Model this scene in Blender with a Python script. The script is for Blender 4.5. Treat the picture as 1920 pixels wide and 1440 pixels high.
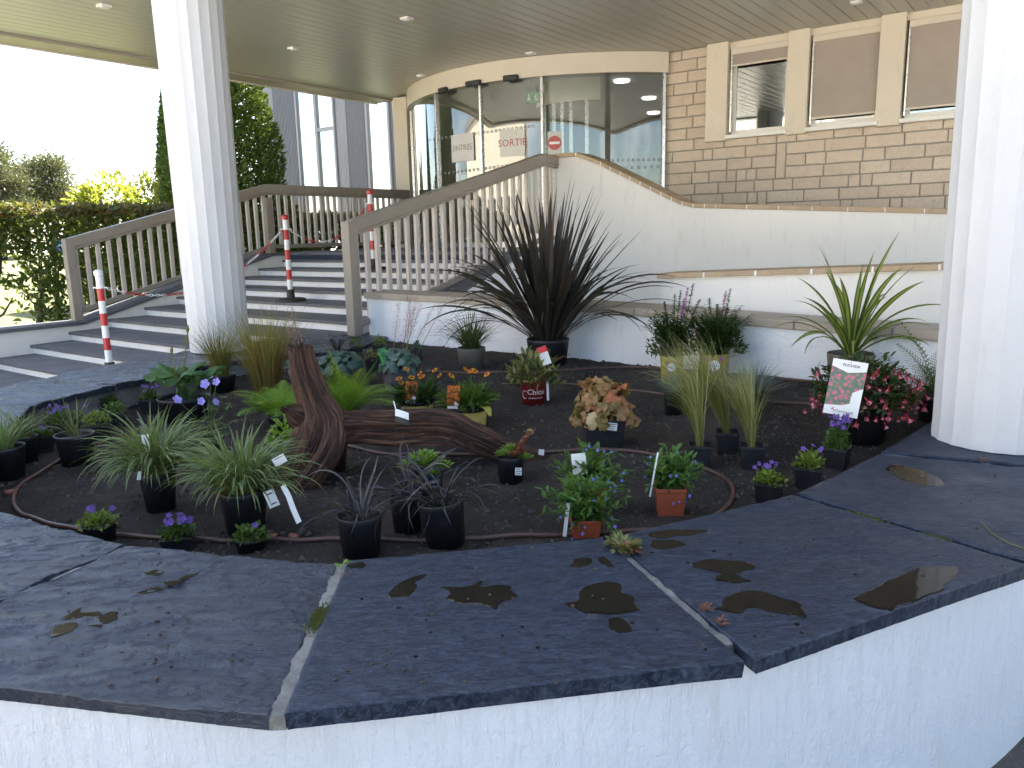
import bpy, bmesh, math, random
from mathutils import Vector, Matrix, noise, Euler
for o in list(bpy.data.objects): bpy.data.objects.remove(o, do_unlink=True)
random.seed(7)
scn = bpy.context.scene
COL = scn.collection
R = math.radians
# ------------------------------------------------------------------ camera
F_PX, PITCH, ROLL, EYE = 1460.0, R(11.0), R(1.29), 0.80      # z = 0 is the top of the slate coping
cam_d = bpy.data.cameras.new('camera'); cam = bpy.data.objects.new('camera', cam_d); COL.objects.link(cam)
cam_d.sensor_fit = 'HORIZONTAL'; cam_d.sensor_width = 36.0; cam_d.lens = 36.0 * F_PX / 1920.0
cam_d.clip_start = 0.05; cam_d.clip_end = 2000
cam.location = (0, 0, EYE)
cam.rotation_euler = (Matrix.Rotation(R(90) - PITCH, 3, 'X') @ Matrix.Rotation(-ROLL, 3, 'Z')).to_euler()
scn.camera = cam
# ------------------------------------------------------------------ sky, sun, exposure
SUN_AZ, SUN_EL = R(14), R(50)                                # azimuth clockwise from +Y
wd = bpy.data.worlds.new('World'); scn.world = wd; wd.use_nodes = True
nt = wd.node_tree; nt.nodes.clear()
sky = nt.nodes.new('ShaderNodeTexSky'); sky.sky_type = 'NISHITA'; sky.sun_disc = False
sky.sun_elevation = SUN_EL; sky.sun_rotation = SUN_AZ; sky.altitude = 20; sky.air_density = 1.0; sky.dust_density = 1.2; sky.ozone_density = 1.0
tc = nt.nodes.new('ShaderNodeTexCoord')
mp = nt.nodes.new('ShaderNodeMapping'); mp.inputs['Scale'].default_value = (1.0, 1.0, 2.2)
ns = nt.nodes.new('ShaderNodeTexNoise'); ns.inputs['Scale'].default_value = 2.3; ns.inputs['Detail'].default_value = 7; ns.inputs['Roughness'].default_value = .58
rp = nt.nodes.new('ShaderNodeValToRGB'); rp.color_ramp.elements[0].position = .52; rp.color_ramp.elements[1].position = .74
mx = nt.nodes.new('ShaderNodeMix'); mx.data_type = 'RGBA'
mx.inputs['B'].default_value = (11.0, 11.2, 11.6, 1)
bg = nt.nodes.new('ShaderNodeBackground'); bg.inputs['Strength'].default_value = .065
wo = nt.nodes.new('ShaderNodeOutputWorld')
L = nt.links.new
L(tc.outputs['Generated'], mp.inputs['Vector']); L(mp.outputs[0], ns.inputs['Vector']); L(ns.outputs['Fac'], rp.inputs['Fac'])
L(rp.outputs['Color'], mx.inputs['Factor']); L(sky.outputs[0], mx.inputs['A']); L(mx.outputs['Result'], bg.inputs['Color']); L(bg.outputs[0], wo.inputs[0])
sd = bpy.data.lights.new('sun', 'SUN'); sd.energy = 5.0; sd.angle = R(.53); sd.color = (1, .94, .84)
sun = bpy.data.objects.new('sun', sd); COL.objects.link(sun)
SDIR = Vector((math.sin(SUN_AZ) * math.cos(SUN_EL), math.cos(SUN_AZ) * math.cos(SUN_EL), math.sin(SUN_EL)))
sun.rotation_euler = SDIR.to_track_quat('Z', 'Y').to_euler(); sun.location = (0, 0, 30)
scn.view_settings.view_transform = 'Standard'; scn.view_settings.look = 'None'
scn.view_settings.exposure = 2.7; scn.view_settings.gamma = 1.0
scn.render.engine = 'CYCLES'
scn.cycles.max_bounces = 8; scn.cycles.diffuse_bounces = 6; scn.cycles.glossy_bounces = 3; scn.cycles.transmission_bounces = 3; scn.cycles.transparent_max_bounces = 8; scn.cycles.caustics_reflective = False
# ------------------------------------------------------------------ pixel -> place
def ray(x, y):
    u, v = x - 960.0, y - 720.0
    du = u * math.cos(ROLL) - v * math.sin(ROLL); dv = u * math.sin(ROLL) + v * math.cos(ROLL)
    return Vector((du, F_PX * math.cos(PITCH) - dv * math.sin(PITCH), -(F_PX * math.sin(PITCH) + dv * math.cos(PITCH))))
EYEV = Vector((0, 0, EYE))
def pz(x, y, z=0.0):                       # where the ray meets the level z
    d = ray(x, y); return EYEV + d * ((z - EYE) / d.z)
def pY(x, y, Y):                           # at distance Y ahead
    d = ray(x, y); return EYEV + d * (Y / d.y)
AZ = R(36.5)
eB = Vector((math.sin(AZ), math.cos(AZ), 0)); eA = Vector((-math.cos(AZ), math.sin(AZ), 0))
def W(s, a, z=0.0): return eB * s + eA * a + Vector((0, 0, z))       # the building's own axes
def SA(p): return p.dot(eB), p.dot(eA)
def ps(x, y, s):
    d = ray(x, y); return EYEV + d * (s / d.dot(eB))
def pa(x, y, a):
    d = ray(x, y); return EYEV + d * (a / d.dot(eA))
def sstep(t): t = max(0, min(1, t)); return t * t * (3 - 2 * t)
def soil_base(p):
    s = p.dot(eB); return -.165 + .115 * sstep((s - 2.3) / 2.2)
def soil_h(p):
    return soil_base(p) + .012 * noise.noise(p * 2.3) + .008 * noise.noise(p * 7.0 + Vector((3, 1, 0)))
def psoil(x, y):
    z = -.15
    for _ in range(8):
        p = pz(x, y, z); z = soil_base(p)
    p.z = soil_h(Vector((p.x, p.y, 0))); return p
# ------------------------------------------------------------------ mesh builder
class MB:
    def __init__(s): s.v = []; s.f = []
    def add(s, vs, fs):
        n = len(s.v); s.v += [Vector(q) for q in vs]; s.f += [tuple(n + i for i in f) for f in fs]; return s
    def box8(s, p):   # p: 4 bottom ccw, 4 top ccw
        return s.add(p, [(0, 3, 2, 1), (4, 5, 6, 7), (0, 1, 5, 4), (1, 2, 6, 5), (2, 3, 7, 6), (3, 0, 4, 7)])
    def obox(s, s0, s1, a0, a1, z0, z1, z1b=None):   # building axes; z1b = top at s1 end
        zb = z1 if z1b is None else z1b
        return s.box8([W(s0, a0, z0), W(s0, a1, z0), W(s1, a1, z0), W(s1, a0, z0), W(s0, a0, z1), W(s0, a1, z1), W(s1, a1, zb), W(s1, a0, zb)])
    def box(s, c, dx, dy, dz, M=None):
        c = Vector(c); q = []
        for z in (-.5, .5):
            for x, y in ((-.5, -.5), (.5, -.5), (.5, .5), (-.5, .5)):
                w = Vector((x * dx, y * dy, z * dz)); q.append(c + (M @ w if M else w))
        return s.box8(q)
    def bar(s, p, q, w, h, up=Vector((0, 0, 1))):     # box from p to q, w wide, h along up
        p = Vector(p); q = Vector(q); d = (q - p).normalized(); sd_ = d.cross(up).normalized(); u = sd_.cross(d).normalized()
        o = [-sd_ * w / 2 - u * h / 2, sd_ * w / 2 - u * h / 2, sd_ * w / 2 + u * h / 2, -sd_ * w / 2 + u * h / 2]
        vs = [p + k for k in o] + [q + k for k in o]
        return s.add(vs, [(3, 2, 1, 0), (4, 5, 6, 7), (0, 1, 5, 4), (1, 2, 6, 5), (2, 3, 7, 6), (3, 0, 4, 7)])
    def tube(s, pts, rad, n=8, cap=True, fr=None):
        pts = [Vector(p) for p in pts]
        if not hasattr(rad, '__len__'): rad = [rad] * len(pts)
        ref = Vector((0, 0, 1)); rings = []; base = len(s.v); pu = None
        for i, p in enumerate(pts):
            d = (pts[min(i + 1, len(pts) - 1)] - pts[max(i - 1, 0)]).normalized()
            if pu is None:
                u = d.cross(ref); u = u.normalized() if u.length > .05 else d.cross(Vector((1, 0, 0))).normalized()
            else:
                u = pu - d * pu.dot(d); u = u.normalized() if u.length > 1e-5 else d.orthogonal().normalized()
            pu = u; w = d.cross(u)
            for k in range(n):
                t = 2 * math.pi * k / n; rr = rad[i] * (fr(i / (len(pts) - 1), t) if fr else 1)
                s.v.append(p + (u * math.cos(t) + w * math.sin(t)) * rr)
        for i in range(len(pts) - 1):
            for k in range(n):
                a = base + i * n + k; b = base + i * n + (k + 1) % n
                s.f.append((a, b, b + n, a + n))
        if cap:
            s.f.append(tuple(base + k for k in reversed(range(n)))); e = base + (len(pts) - 1) * n
            s.f.append(tuple(e + k for k in range(n)))
        return s
    def lathe(s, c, prof, n=24, M=None, top=True):              # prof (r, z) from the outside bottom round to the inside
        c = Vector(c); base = len(s.v)
        for r, z in prof:
            for k in range(n):
                t = 2 * math.pi * k / n; w = Vector((r * math.cos(t), r * math.sin(t), z)); s.v.append(c + (M @ w if M else w))
        for i in range(len(prof) - 1):
            for k in range(n):
                a = base + i * n + k; b = base + i * n + (k + 1) % n
                s.f.append((a, b, b + n, a + n))
        s.f.append(tuple(base + k for k in reversed(range(n)))); e = base + (len(prof) - 1) * n
        if top: s.f.append(tuple(e + k for k in range(n)))
        return s
    def prism(s, poly, z0, z1):
        n = len(poly); b = [Vector((p[0], p[1], z0)) for p in poly]; t = [Vector((p[0], p[1], z1)) for p in poly]
        return s.add(b + t, [tuple(reversed(range(n))), tuple(range(n, 2 * n))] + [(i, (i + 1) % n, n + (i + 1) % n, n + i) for i in range(n)])
    def strap(s, base, az, ln, wd, lean, droop, seg=7, fold=.18, twist=0., prof=None, wob=0.):
        # a ribbon leaf: leaves base leaning 'lean' from the vertical towards az and bends by 'droop' more along its length
        h = Vector((math.cos(az), math.sin(az), 0)); side0 = Vector((-math.sin(az), math.cos(az), 0)); up = Vector((0, 0, 1))
        p = Vector(base); st = ln / seg; b0 = len(s.v)
        for i in range(seg + 1):
            t = i / seg; th = lean + droop * (t ** 1.5)
            d = h * math.sin(th) + up * math.cos(th); nrm = side0.cross(d)
            tw = twist * t; sd_ = side0 * math.cos(tw) + nrm * math.sin(tw); nn = sd_.cross(d)
            if prof: w = wd * prof(t)
            else: w = wd * (.55 + .45 * min(1, t * 3)) * (1 if t < .5 else max(.03, 1 - ((t - .5) / .5) ** 1.8))
            s.v += [p - sd_ * w / 2 + nn * w * fold * -1, p.copy(), p + sd_ * w / 2 + nn * w * fold * -1]
            p = p + d * st + side0 * (wob * math.sin(t * 5) * st)
        for i in range(seg):
            a = b0 + i * 3
            s.f += [(a, a + 1, a + 4, a + 3), (a + 1, a + 2, a + 5, a + 4)]
        return p
    def leaf(s, base, d, up, ln, wd, bend=.3, cup=.15):   # small simple leaf of 6 faces
        d = Vector(d).normalized(); sd_ = d.cross(Vector(up))
        if sd_.length < 1e-4: sd_ = d.orthogonal()
        sd_.normalize(); n = sd_.cross(d); b = Vector(base); o = len(s.v)
        for t, w in ((0, .12), (.33, .85), (.66, .8), (1, .04)):
            c = b + d * ln * t - n * bend * ln * t * t
            s.v += [c - sd_ * wd * w / 2 + n * cup * wd * w, c, c + sd_ * wd * w / 2 + n * cup * wd * w]
        for i in range(3):
            a = o + i * 3; s.f += [(a, a + 1, a + 4, a + 3), (a + 1, a + 2, a + 5, a + 4)]
    def quadleaf(s, c, d, n, ln, wd):
        c = Vector(c); d = Vector(d).normalized(); sd_ = d.cross(Vector(n))
        if sd_.length < 1e-4: sd_ = d.orthogonal()
        sd_.normalize()
        return s.add([c - d * ln / 2, c + sd_ * wd / 2 - d * ln * .08, c + d * ln / 2, c - sd_ * wd / 2 - d * ln * .08], [(0, 1, 2, 3)])
    def mesh(s, name, mat, smooth=False, off=None):
        me = bpy.data.meshes.new(name)
        me.from_pydata([(q - off)[:] if off is not None else q[:] for q in s.v], [], s.f); me.update()
        if mat: me.materials.append(mat)
        if smooth: me.polygons.foreach_set('use_smooth', [True] * len(me.polygons))
        return me
def wloc(o):
    p = Vector((0, 0, 0))
    while o is not None: p += o.location; o = o.parent
    return p
def link(name, me, parent=None):
    o = bpy.data.objects.new(name, me); COL.objects.link(o)
    if parent is not None: o.parent = parent
    return o
def put(name, mb, mat, parent=None, smooth=False, at=None, kind=None, bevel=0):
    """a mesh object from world-space geometry; its origin goes to 'at' (top level) or to the parent's place"""
    off = wloc(parent) if parent is not None else (Vector(at) if at is not None else Vector((0, 0, 0)))
    o = link(name, mb.mesh(name, mat, smooth, off), parent)
    if parent is None: o.location = off
    if kind: o['kind'] = kind
    if bevel:
        m = o.modifiers.new('bevel', 'BEVEL'); m.width = bevel; m.segments = 2; m.limit_method = 'ANGLE'; m.angle_limit = R(50)
    return o
def thing(name, label, cat, at=(0, 0, 0), group=None):
    o = bpy.data.objects.new(name, None); COL.objects.link(o); o.location = at; o.empty_display_size = .1
    tag(o, label, cat, group); return o
def tag(o, label, cat, group=None):
    o['label'] = label; o['category'] = cat
    if group: o['group'] = group
    return o
def inst(name, me, parent, loc, rot=None, sc=1.0):
    """a part that shares mesh data; loc in world space"""
    o = link(name, me, parent); o.location = Vector(loc) - wloc(parent)
    if rot is not None: o.rotation_mode = 'QUATERNION'; o.rotation_quaternion = rot if not isinstance(rot, (Matrix, Euler)) else rot.to_quaternion()
    o.scale = (sc, sc, sc) if not hasattr(sc, '__len__') else sc
    return o
# ------------------------------------------------------------------ materials
def newmat(name):
    m = bpy.data.materials.new(name); m.use_nodes = True; n = m.node_tree
    return m, n, n.nodes['Principled BSDF']
class NT:
    def __init__(s, n): s.n = n
    def node(s, t, **k):
        o = s.n.nodes.new(t)
        for a, b in k.items():
            if a.startswith('i_'): o.inputs[a[2:].replace('_', ' ')].default_value = b
            else: setattr(o, a, b)
        return o
    def L(s, a, b): s.n.links.new(a, b)
def coords(T, scale=(1, 1, 1), rotz=0, obj=False):
    if obj: g = T.node('ShaderNodeTexCoord').outputs['Object']
    else: g = T.node('ShaderNodeNewGeometry').outputs['Position']
    m = T.node('ShaderNodeMapping'); m.inputs['Scale'].default_value = scale; m.inputs['Rotation'].default_value = (0, 0, rotz)
    T.L(g, m.inputs['Vector']); return m.outputs[0]
def noisen(T, vec, scale, detail=4, rough=.55, dist=0):
    n = T.node('ShaderNodeTexNoise'); n.inputs['Scale'].default_value = scale; n.inputs['Detail'].default_value = detail
    n.inputs['Roughness'].default_value = rough; n.inputs['Distortion'].default_value = dist; T.L(vec, n.inputs['Vector']); return n.outputs['Fac']
def ramp(T, fac, stops):
    r = T.node('ShaderNodeValToRGB'); e = r.color_ramp.elements
    while len(e) < len(stops): e.new(.5)
    for k, (p, c) in zip(e, stops):
        k.position = p; k.color = (c, c, c, 1) if not hasattr(c, '__len__') else (*c[:3], 1)
    T.L(fac, r.inputs['Fac']); return r.outputs['Color']
def mixc(T, fac, a, b, mode='MIX'):
    m = T.node('ShaderNodeMix'); m.data_type = 'RGBA'; m.blend_type = mode
    for k, q in (('Factor', fac), ('A', a), ('B', b)):
        if hasattr(q, 'is_linked') or hasattr(q, 'links'): T.L(q, m.inputs[k])
        elif k == 'Factor': m.inputs[k].default_value = q
        else: m.inputs[k].default_value = (*q[:3], 1)
    return m.outputs['Result']
def bump(T, h, strength, dist, nrm=None):
    b = T.node('ShaderNodeBump'); b.inputs['Strength'].default_value = strength; b.inputs['Distance'].default_value = dist
    T.L(h, b.inputs['Height'])
    if nrm is not None: T.L(nrm, b.inputs['Normal'])
    return b.outputs['Normal']
def mathn(T, op, a, b=0.):
    m = T.node('ShaderNodeMath', operation=op)
    for i, q in enumerate((a, b)):
        if hasattr(q, 'links'): T.L(q, m.inputs[i])
        else: m.inputs[i].default_value = q
    return m.outputs[0]
def plain(name, col, rough=.5, var=.12, scale=6, bmp=0, bscale=80, spec=.5, metal=0, obj=False):
    m, n, b = newmat(name); T = NT(n); v = coords(T, obj=obj)
    f = noisen(T, v, scale, 5, .6)
    c0 = [max(0, x * (1 - var)) for x in col]; c1 = [min(1, x * (1 + var)) for x in col]
    T.L(ramp(T, f, [(.3, c0), (.7, c1)]), b.inputs['Base Color'])
    T.L(ramp(T, noisen(T, v, scale * 3.1, 4), [(.3, max(.02, rough - .08)), (.7, min(1, rough + .08))]), b.inputs['Roughness'])
    b.inputs['Specular IOR Level'].default_value = spec; b.inputs['Metallic'].default_value = metal
    if bmp: T.L(bump(T, noisen(T, v, bscale, 4), .6, bmp), b.inputs['Normal'])
    return m
def leafmat(name, c0, c1, rough=.45, trans=.3, tip=None, obj=False, spec=.35):
    """foliage: colour varies from blade to blade (random per island) and a little along it, some light passes through"""
    m, n, b = newmat(name); T = NT(n)
    g = T.node('ShaderNodeNewGeometry'); oi = T.node('ShaderNodeObjectInfo')
    rnd = mathn(T, 'FRACT', mathn(T, 'ADD', g.outputs['Random Per Island'], oi.outputs['Random']))
    v = coords(T)
    f = mathn(T, 'ADD', mathn(T, 'MULTIPLY', rnd, .75), mathn(T, 'MULTIPLY', noisen(T, v, 23, 3), .35))
    col = ramp(T, f, [(.1, c0), (.95, c1)] if tip is None else [(.1, c0), (.8, c1), (.97, tip)])
    T.L(col, b.inputs['Base Color']); b.inputs['Roughness'].default_value = rough; b.inputs['Specular IOR Level'].default_value = spec
    tr = T.node('ShaderNodeBsdfTranslucent'); T.L(mixc(T, .35, col, (.5, .6, .08), 'MIX'), tr.inputs['Color'])
    ms = T.node('ShaderNodeMixShader'); ms.inputs[0].default_value = trans
    out = n.nodes['Material Output']; T.L(b.outputs[0], ms.inputs[1]); T.L(tr.outputs[0], ms.inputs[2]); T.L(ms.outputs[0], out.inputs['Surface'])
    return m
M = {}
def slate(name, base, wear, cleft, rough):
    m, n, b = newmat(name); T = NT(n)
    v = coords(T, (1, 2.6, 1), R(12)); v2 = coords(T, (1, 1, 1))
    big = noisen(T, v, 2.2, 6, .62, .6); fine = noisen(T, v, 21, 8, .7, .8); scr = noisen(T, coords(T, (4, 16, 4), R(25)), 7, 8, .78, 2.2)
    c = ramp(T, big, [(.28, [x * .72 for x in base]), (.6, base), (.82, [x * 1.35 for x in base])])
    c = mixc(T, ramp(T, scr, [(.47, 0), (.62, wear)]), c, (.10, .135, .20))
    c = mixc(T, ramp(T, fine, [(.48, 0), (.64, wear * .8)]), c, (.075, .10, .15))
    rust = noisen(T, v2, 3.1, 5, .7); c = mixc(T, ramp(T, rust, [(.70, 0), (.84, .3)]), c, (.08, .055, .04))
    T.L(c, b.inputs['Base Color'])
    T.L(ramp(T, noisen(T, v2, 5, 6, .65), [(.3, rough - .12), (.7, rough + .12)]), b.inputs['Roughness'])
    nr = bump(T, noisen(T, v, 6, 9, .66, 1.6), .8, .02 * cleft); nr = bump(T, noisen(T, v2, 140, 4, .6), .35, .0018, nr)
    T.L(nr, b.inputs['Normal']); b.inputs['Specular IOR Level'].default_value = .3 if name == 'slate' else .62; return m
M['slate'] = slate('slate', (.009, .015, .030), .42, .18, .50)
M['slate_cleft'] = slate('slate_cleft', (.020, .028, .048), .14, 1.0, .28)
M['slate_tread'] = slate('slate_tread', (.11, .115, .13), .15, .4, .6)
def render_white(name, col, kind):
    m, n, b = newmat(name); T = NT(n); v = coords(T)
    st = noisen(T, v, 1.3, 5, .6)
    c = ramp(T, st, [(.25, [x * .93 for x in col]), (.6, col)])
    dirt = noisen(T, coords(T, (5, 5, 1.2)), 3.2, 7, .72); c = mixc(T, ramp(T, dirt, [(.54, 0), (.78, .34)]), c, (.40, .40, .39))
    T.L(c, b.inputs['Base Color']); b.inputs['Roughness'].default_value = .62; b.inputs['Specular IOR Level'].default_value = .3
    if kind == 'drag':      # trowelled, with vertical drag marks
        h = ramp(T, noisen(T, coords(T, (60, 60, 7)), 1.0, 5, .7, .8), [(.50, 0), (.66, 1)])
        h2 = noisen(T, v, 55, 5, .62, .6)
        nr = bump(T, h, .45, .004); nr = bump(T, h2, .7, .0055, nr)
    elif kind == 'rough':   # roughcast
        vo = T.node('ShaderNodeTexVoronoi', feature='SMOOTH_F1'); vo.inputs['Scale'].default_value = 42; T.L(coords(T, (1, 1, 1.25)), vo.inputs['Vector'])
        nr = bump(T, noisen(T, v, 40, 5, .6, 1.5), .55, .010); nr = bump(T, vo.outputs['Distance'], .4, .006, nr)
    else:
        nr = bump(T, noisen(T, v, 160, 4, .6), .4, .0022); nr = bump(T, noisen(T, v, 6, 3), .15, .01, nr)
    T.L(nr, b.inputs['Normal']); return m
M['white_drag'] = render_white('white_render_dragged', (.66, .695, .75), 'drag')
M['white_rough'] = render_white('white_roughcast', (.86, .87, .89), 'rough')
M['white_fine'] = render_white('white_render_fine', (.80, .78, .74), 'fine')
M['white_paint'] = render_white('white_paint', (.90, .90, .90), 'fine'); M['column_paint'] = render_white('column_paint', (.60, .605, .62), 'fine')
M['cream'] = render_white('cream_render', (.73, .655, .545), 'fine')
M['concrete'] = plain('grey_concrete', (.20, .20, .20), .85, .35, 7, .004, 60)
M['mortar'] = plain('pale_mortar', (.19, .187, .175), .95, .35, 30, .006, 110)
M['mortar_grey'] = plain('grey_mortar', (.32, .295, .255), .9, .15, 12, .003, 90)
M['moss'] = plain('moss', (.09, .10, .02), .95, .4, 60, .006, 160)
M['tan_tile'] = plain('tan_tile', (.42, .31, .20), .55, .14, 9, .001, 90)
M['beige_tile'] = plain('beige_tile', (.40, .34, .27), .6, .10, 9, .001, 90)
M['rail'] = plain('taupe_rail_paint', (.30, .26, .215), .45, .10, 5, .0006, 120)
M['baluster'] = plain('lit_taupe_paint', (.56, .50, .44), .5, .08, 5, .0006, 120)  # same paint as the rail, its lit side put into the colour
M['board'] = (lambda t: (t[2].inputs['Base Color'].__setattr__('default_value', (.50, .49, .425, 1)), t[2].inputs['Roughness'].__setattr__('default_value', .33), t[0])[-1])(newmat('painted_aluminium_board'))
M['board_trim'] = plain('painted_fascia', (.36, .32, .27), .4, .08, 2)
M['metal'] = plain('brushed_aluminium', (.62, .62, .62), .3, .05, 9, metal=.8)
M['white_metal'] = plain('white_lacquered_metal', (.80, .79, .75), .35, .03, 4)
M['cream_metal'] = plain('cream_lacquered_metal', (.66, .60, .50), .4, .04, 4)
M['black_plastic'] = plain('black_plastic', (.013, .014, .017), .48, .5, 22, .0012, 140)
M['black'] = plain('black_rubber', (.018, .018, .02), .6, .2, 9)
M['soil'] = None
M['red_plastic'] = plain('red_plastic', (.50, .025, .028), .35, .06, 9)
M['white_plastic'] = plain('white_plastic', (.78, .78, .78), .35, .05, 9)
M['brown_hose'] = plain('brown_hose', (.085, .042, .030), .42, .25, 14, .0006, 130)
M['terracotta_plastic'] = plain('terracotta_plastic', (.36, .085, .038), .45, .10, 12)
M['maroon_plastic'] = plain('maroon_plastic', (.24, .022, .022), .42, .10, 12)
M['brown_plastic'] = plain('brown_plastic', (.045, .016, .012), .5, .1, 12)
M['grey_plastic'] = plain('grey_plastic', (.095, .090, .10), .5, .10, 12)
M['taupe_plastic'] = plain('taupe_plastic', (.13, .115, .095), .55, .12, 14)
M['paper'] = plain('white_label_paper', (.78, .78, .77), .45, .03, 9)
M['ink'] = plain('dark_print', (.03, .03, .035), .6, 0, 9)
M['green_sign'] = plain('green_sign', (.02, .28, .10), .4, .03, 9)
M['red_print'] = plain('red_print', (.55, .03, .04), .5, .03, 9)
M['grey_print'] = plain('grey_print', (.22, .20, .19), .6, .03, 9)
M['yellow_print'] = None
def glass(name, tint, refl=1.0):
    m, n, b = newmat(name); T = NT(n); out = n.nodes['Material Output']; n.nodes.remove(b)
    tr = T.node('ShaderNodeBsdfTransparent'); tr.inputs[0].default_value = (*tint, 1)
    gl = T.node('ShaderNodeBsdfGlossy'); gl.inputs['Roughness'].default_value = .012; gl.inputs['Color'].default_value = (.93, .96, .95, 1)
    fr = T.node('ShaderNodeFresnel'); fr.inputs['IOR'].default_value = 1.52
    f = mathn(T, 'MINIMUM', mathn(T, 'MULTIPLY', fr.outputs[0], 2.0 * refl), 1.0)
    ms = T.node('ShaderNodeMixShader'); T.L(f, ms.inputs[0]); T.L(tr.outputs[0], ms.inputs[1]); T.L(gl.outputs[0], ms.inputs[2]); T.L(ms.outputs[0], out.inputs['Surface'])
    return m
M['glass'] = glass('door_glass', (.80, .88, .85), 1.8)
M['facade_glass'] = glass('facade_glass', (.4, .45, .44), 4.5)
M['window_glass'] = glass('window_glass', (.35, .42, .40), .6)
def soilmat():
    m, n, b = newmat('dark_potting_soil'); T = NT(n); v = coords(T)
    c = ramp(T, noisen(T, v, 3.2, 6, .65), [(.3, (.040, .035, .031)), (.7, (.105, .090, .077))])
    c = mixc(T, ramp(T, noisen(T, v, 130, 4, .7), [(.55, 0), (.70, .7)]), c, (.16, .13, .10))
    T.L(c, b.inputs['Base Color']); b.inputs['Roughness'].default_value = .95; b.inputs['Specular IOR Level'].default_value = .2
    nr = bump(T, noisen(T, v, 45, 8, .78), 1.0, .05); T.L(nr, b.inputs['Normal']); return m
M['soil'] = soilmat()
# =================================================================== THE SETTING
GZ = -.60
def asphalt():
    m, n, b = newmat('worn_asphalt'); T = NT(n); v = coords(T)
    c = ramp(T, noisen(T, v, 1.7, 6, .65), [(.3, (.055, .053, .052)), (.7, (.095, .09, .085))])
    c = mixc(T, ramp(T, noisen(T, v, 120, 3, .7), [(.55, 0), (.7, .6)]), c, (.2, .18, .16))
    T.L(c, b.inputs['Base Color']); b.inputs['Roughness'].default_value = .9; T.L(bump(T, noisen(T, v, 150, 5, .7), .8, .006), b.inputs['Normal']); return m
M['asphalt'] = asphalt()
M['paving'] = plain('pale_forecourt_paving', (.62, .58, .51), .85, .10, 1.3, .003, 60)
M['lawn'] = plain('lawn', (.13, .14, .05), .9, .45, 3.0, .02, 60)
mb = MB(); mb.add([(-500, -500, GZ), (500, -500, GZ), (500, 500, GZ), (-500, 500, GZ)], [(0, 1, 2, 3)])
put('ground', mb, M['paving'], kind='structure')
mb = MB(); q = [W(-3.2, -14, GZ + .004), W(2.6, -14, GZ + .004), W(2.6, 2.6, GZ + .004), W(-3.2, 2.6, GZ + .004)]
mb.add(q, [(0, 3, 2, 1)]); put('forecourt_road', mb, M['asphalt'], kind='structure')
mb = MB(); N = 40; q = []; fs = []
for i in range(N + 1):
    for j in range(N + 1):
        s = -3 + 44 * i / N; a = 8.62 + 60 * (j / N) ** 1.6
        q.append(W(s, a, GZ + .22 + .06 * noise.noise(Vector((s * .3, a * .3, 0))) + .02 * (a - 8.6) * 0.3))
for i in range(N):
    for j in range(N): k = i * (N + 1) + j; fs.append((k, k + N + 1, k + N + 2, k + 1))
mb.add(q, fs); put('lawn', mb, M['lawn'], kind='structure', smooth=True)

# ------------------------------------------------------------------ planter ring: wall, slate slabs, joints
def v2(p): return Vector((p[0], p[1], 0))
J = [  # (inner, outer, half gap) from behind the right column round the front to the stair
    (v2((2.15, 3.55)), v2((2.80, 3.05)), .006),
    (v2(pz(1650, 848)), v2((1.98, 2.36)), .010),
    (v2(pz(1490, 928)), v2(pz(1930, 1058)), .009),
    (v2(pz(1137, 1006)), v2(pz(1408, 1237)), .013),
    (v2(pz(642, 1051)), v2(pz(517, 1338)), .013),
    (v2(pz(235, 1021)), v2((-1.32, 1.385)), .004),
    (v2((-1.62, 2.30)), v2((-2.08, 1.84)), .005),
    (v2((-2.10, 2.95)), v2((-2.66, 2.68)), .005),
    (v2(pz(62, 757)), v2((-3.02, 3.86)), .004),
    (v2(pz(217, 720)), v2(pz(62, 709)), .004),
    (v2(pz(425, 674)), v2(pz(338, 657)), .004),
    (v2(pz(655, 656)), W(4.16, 5.28), .004),
    (v2(pz(748, 621)), W(4.66, 5.02), .004)]
planter = thing('planter', 'curved white rendered planter with black slate coping in front of the steps', 'planter', (0, 1.4, GZ))
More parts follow.
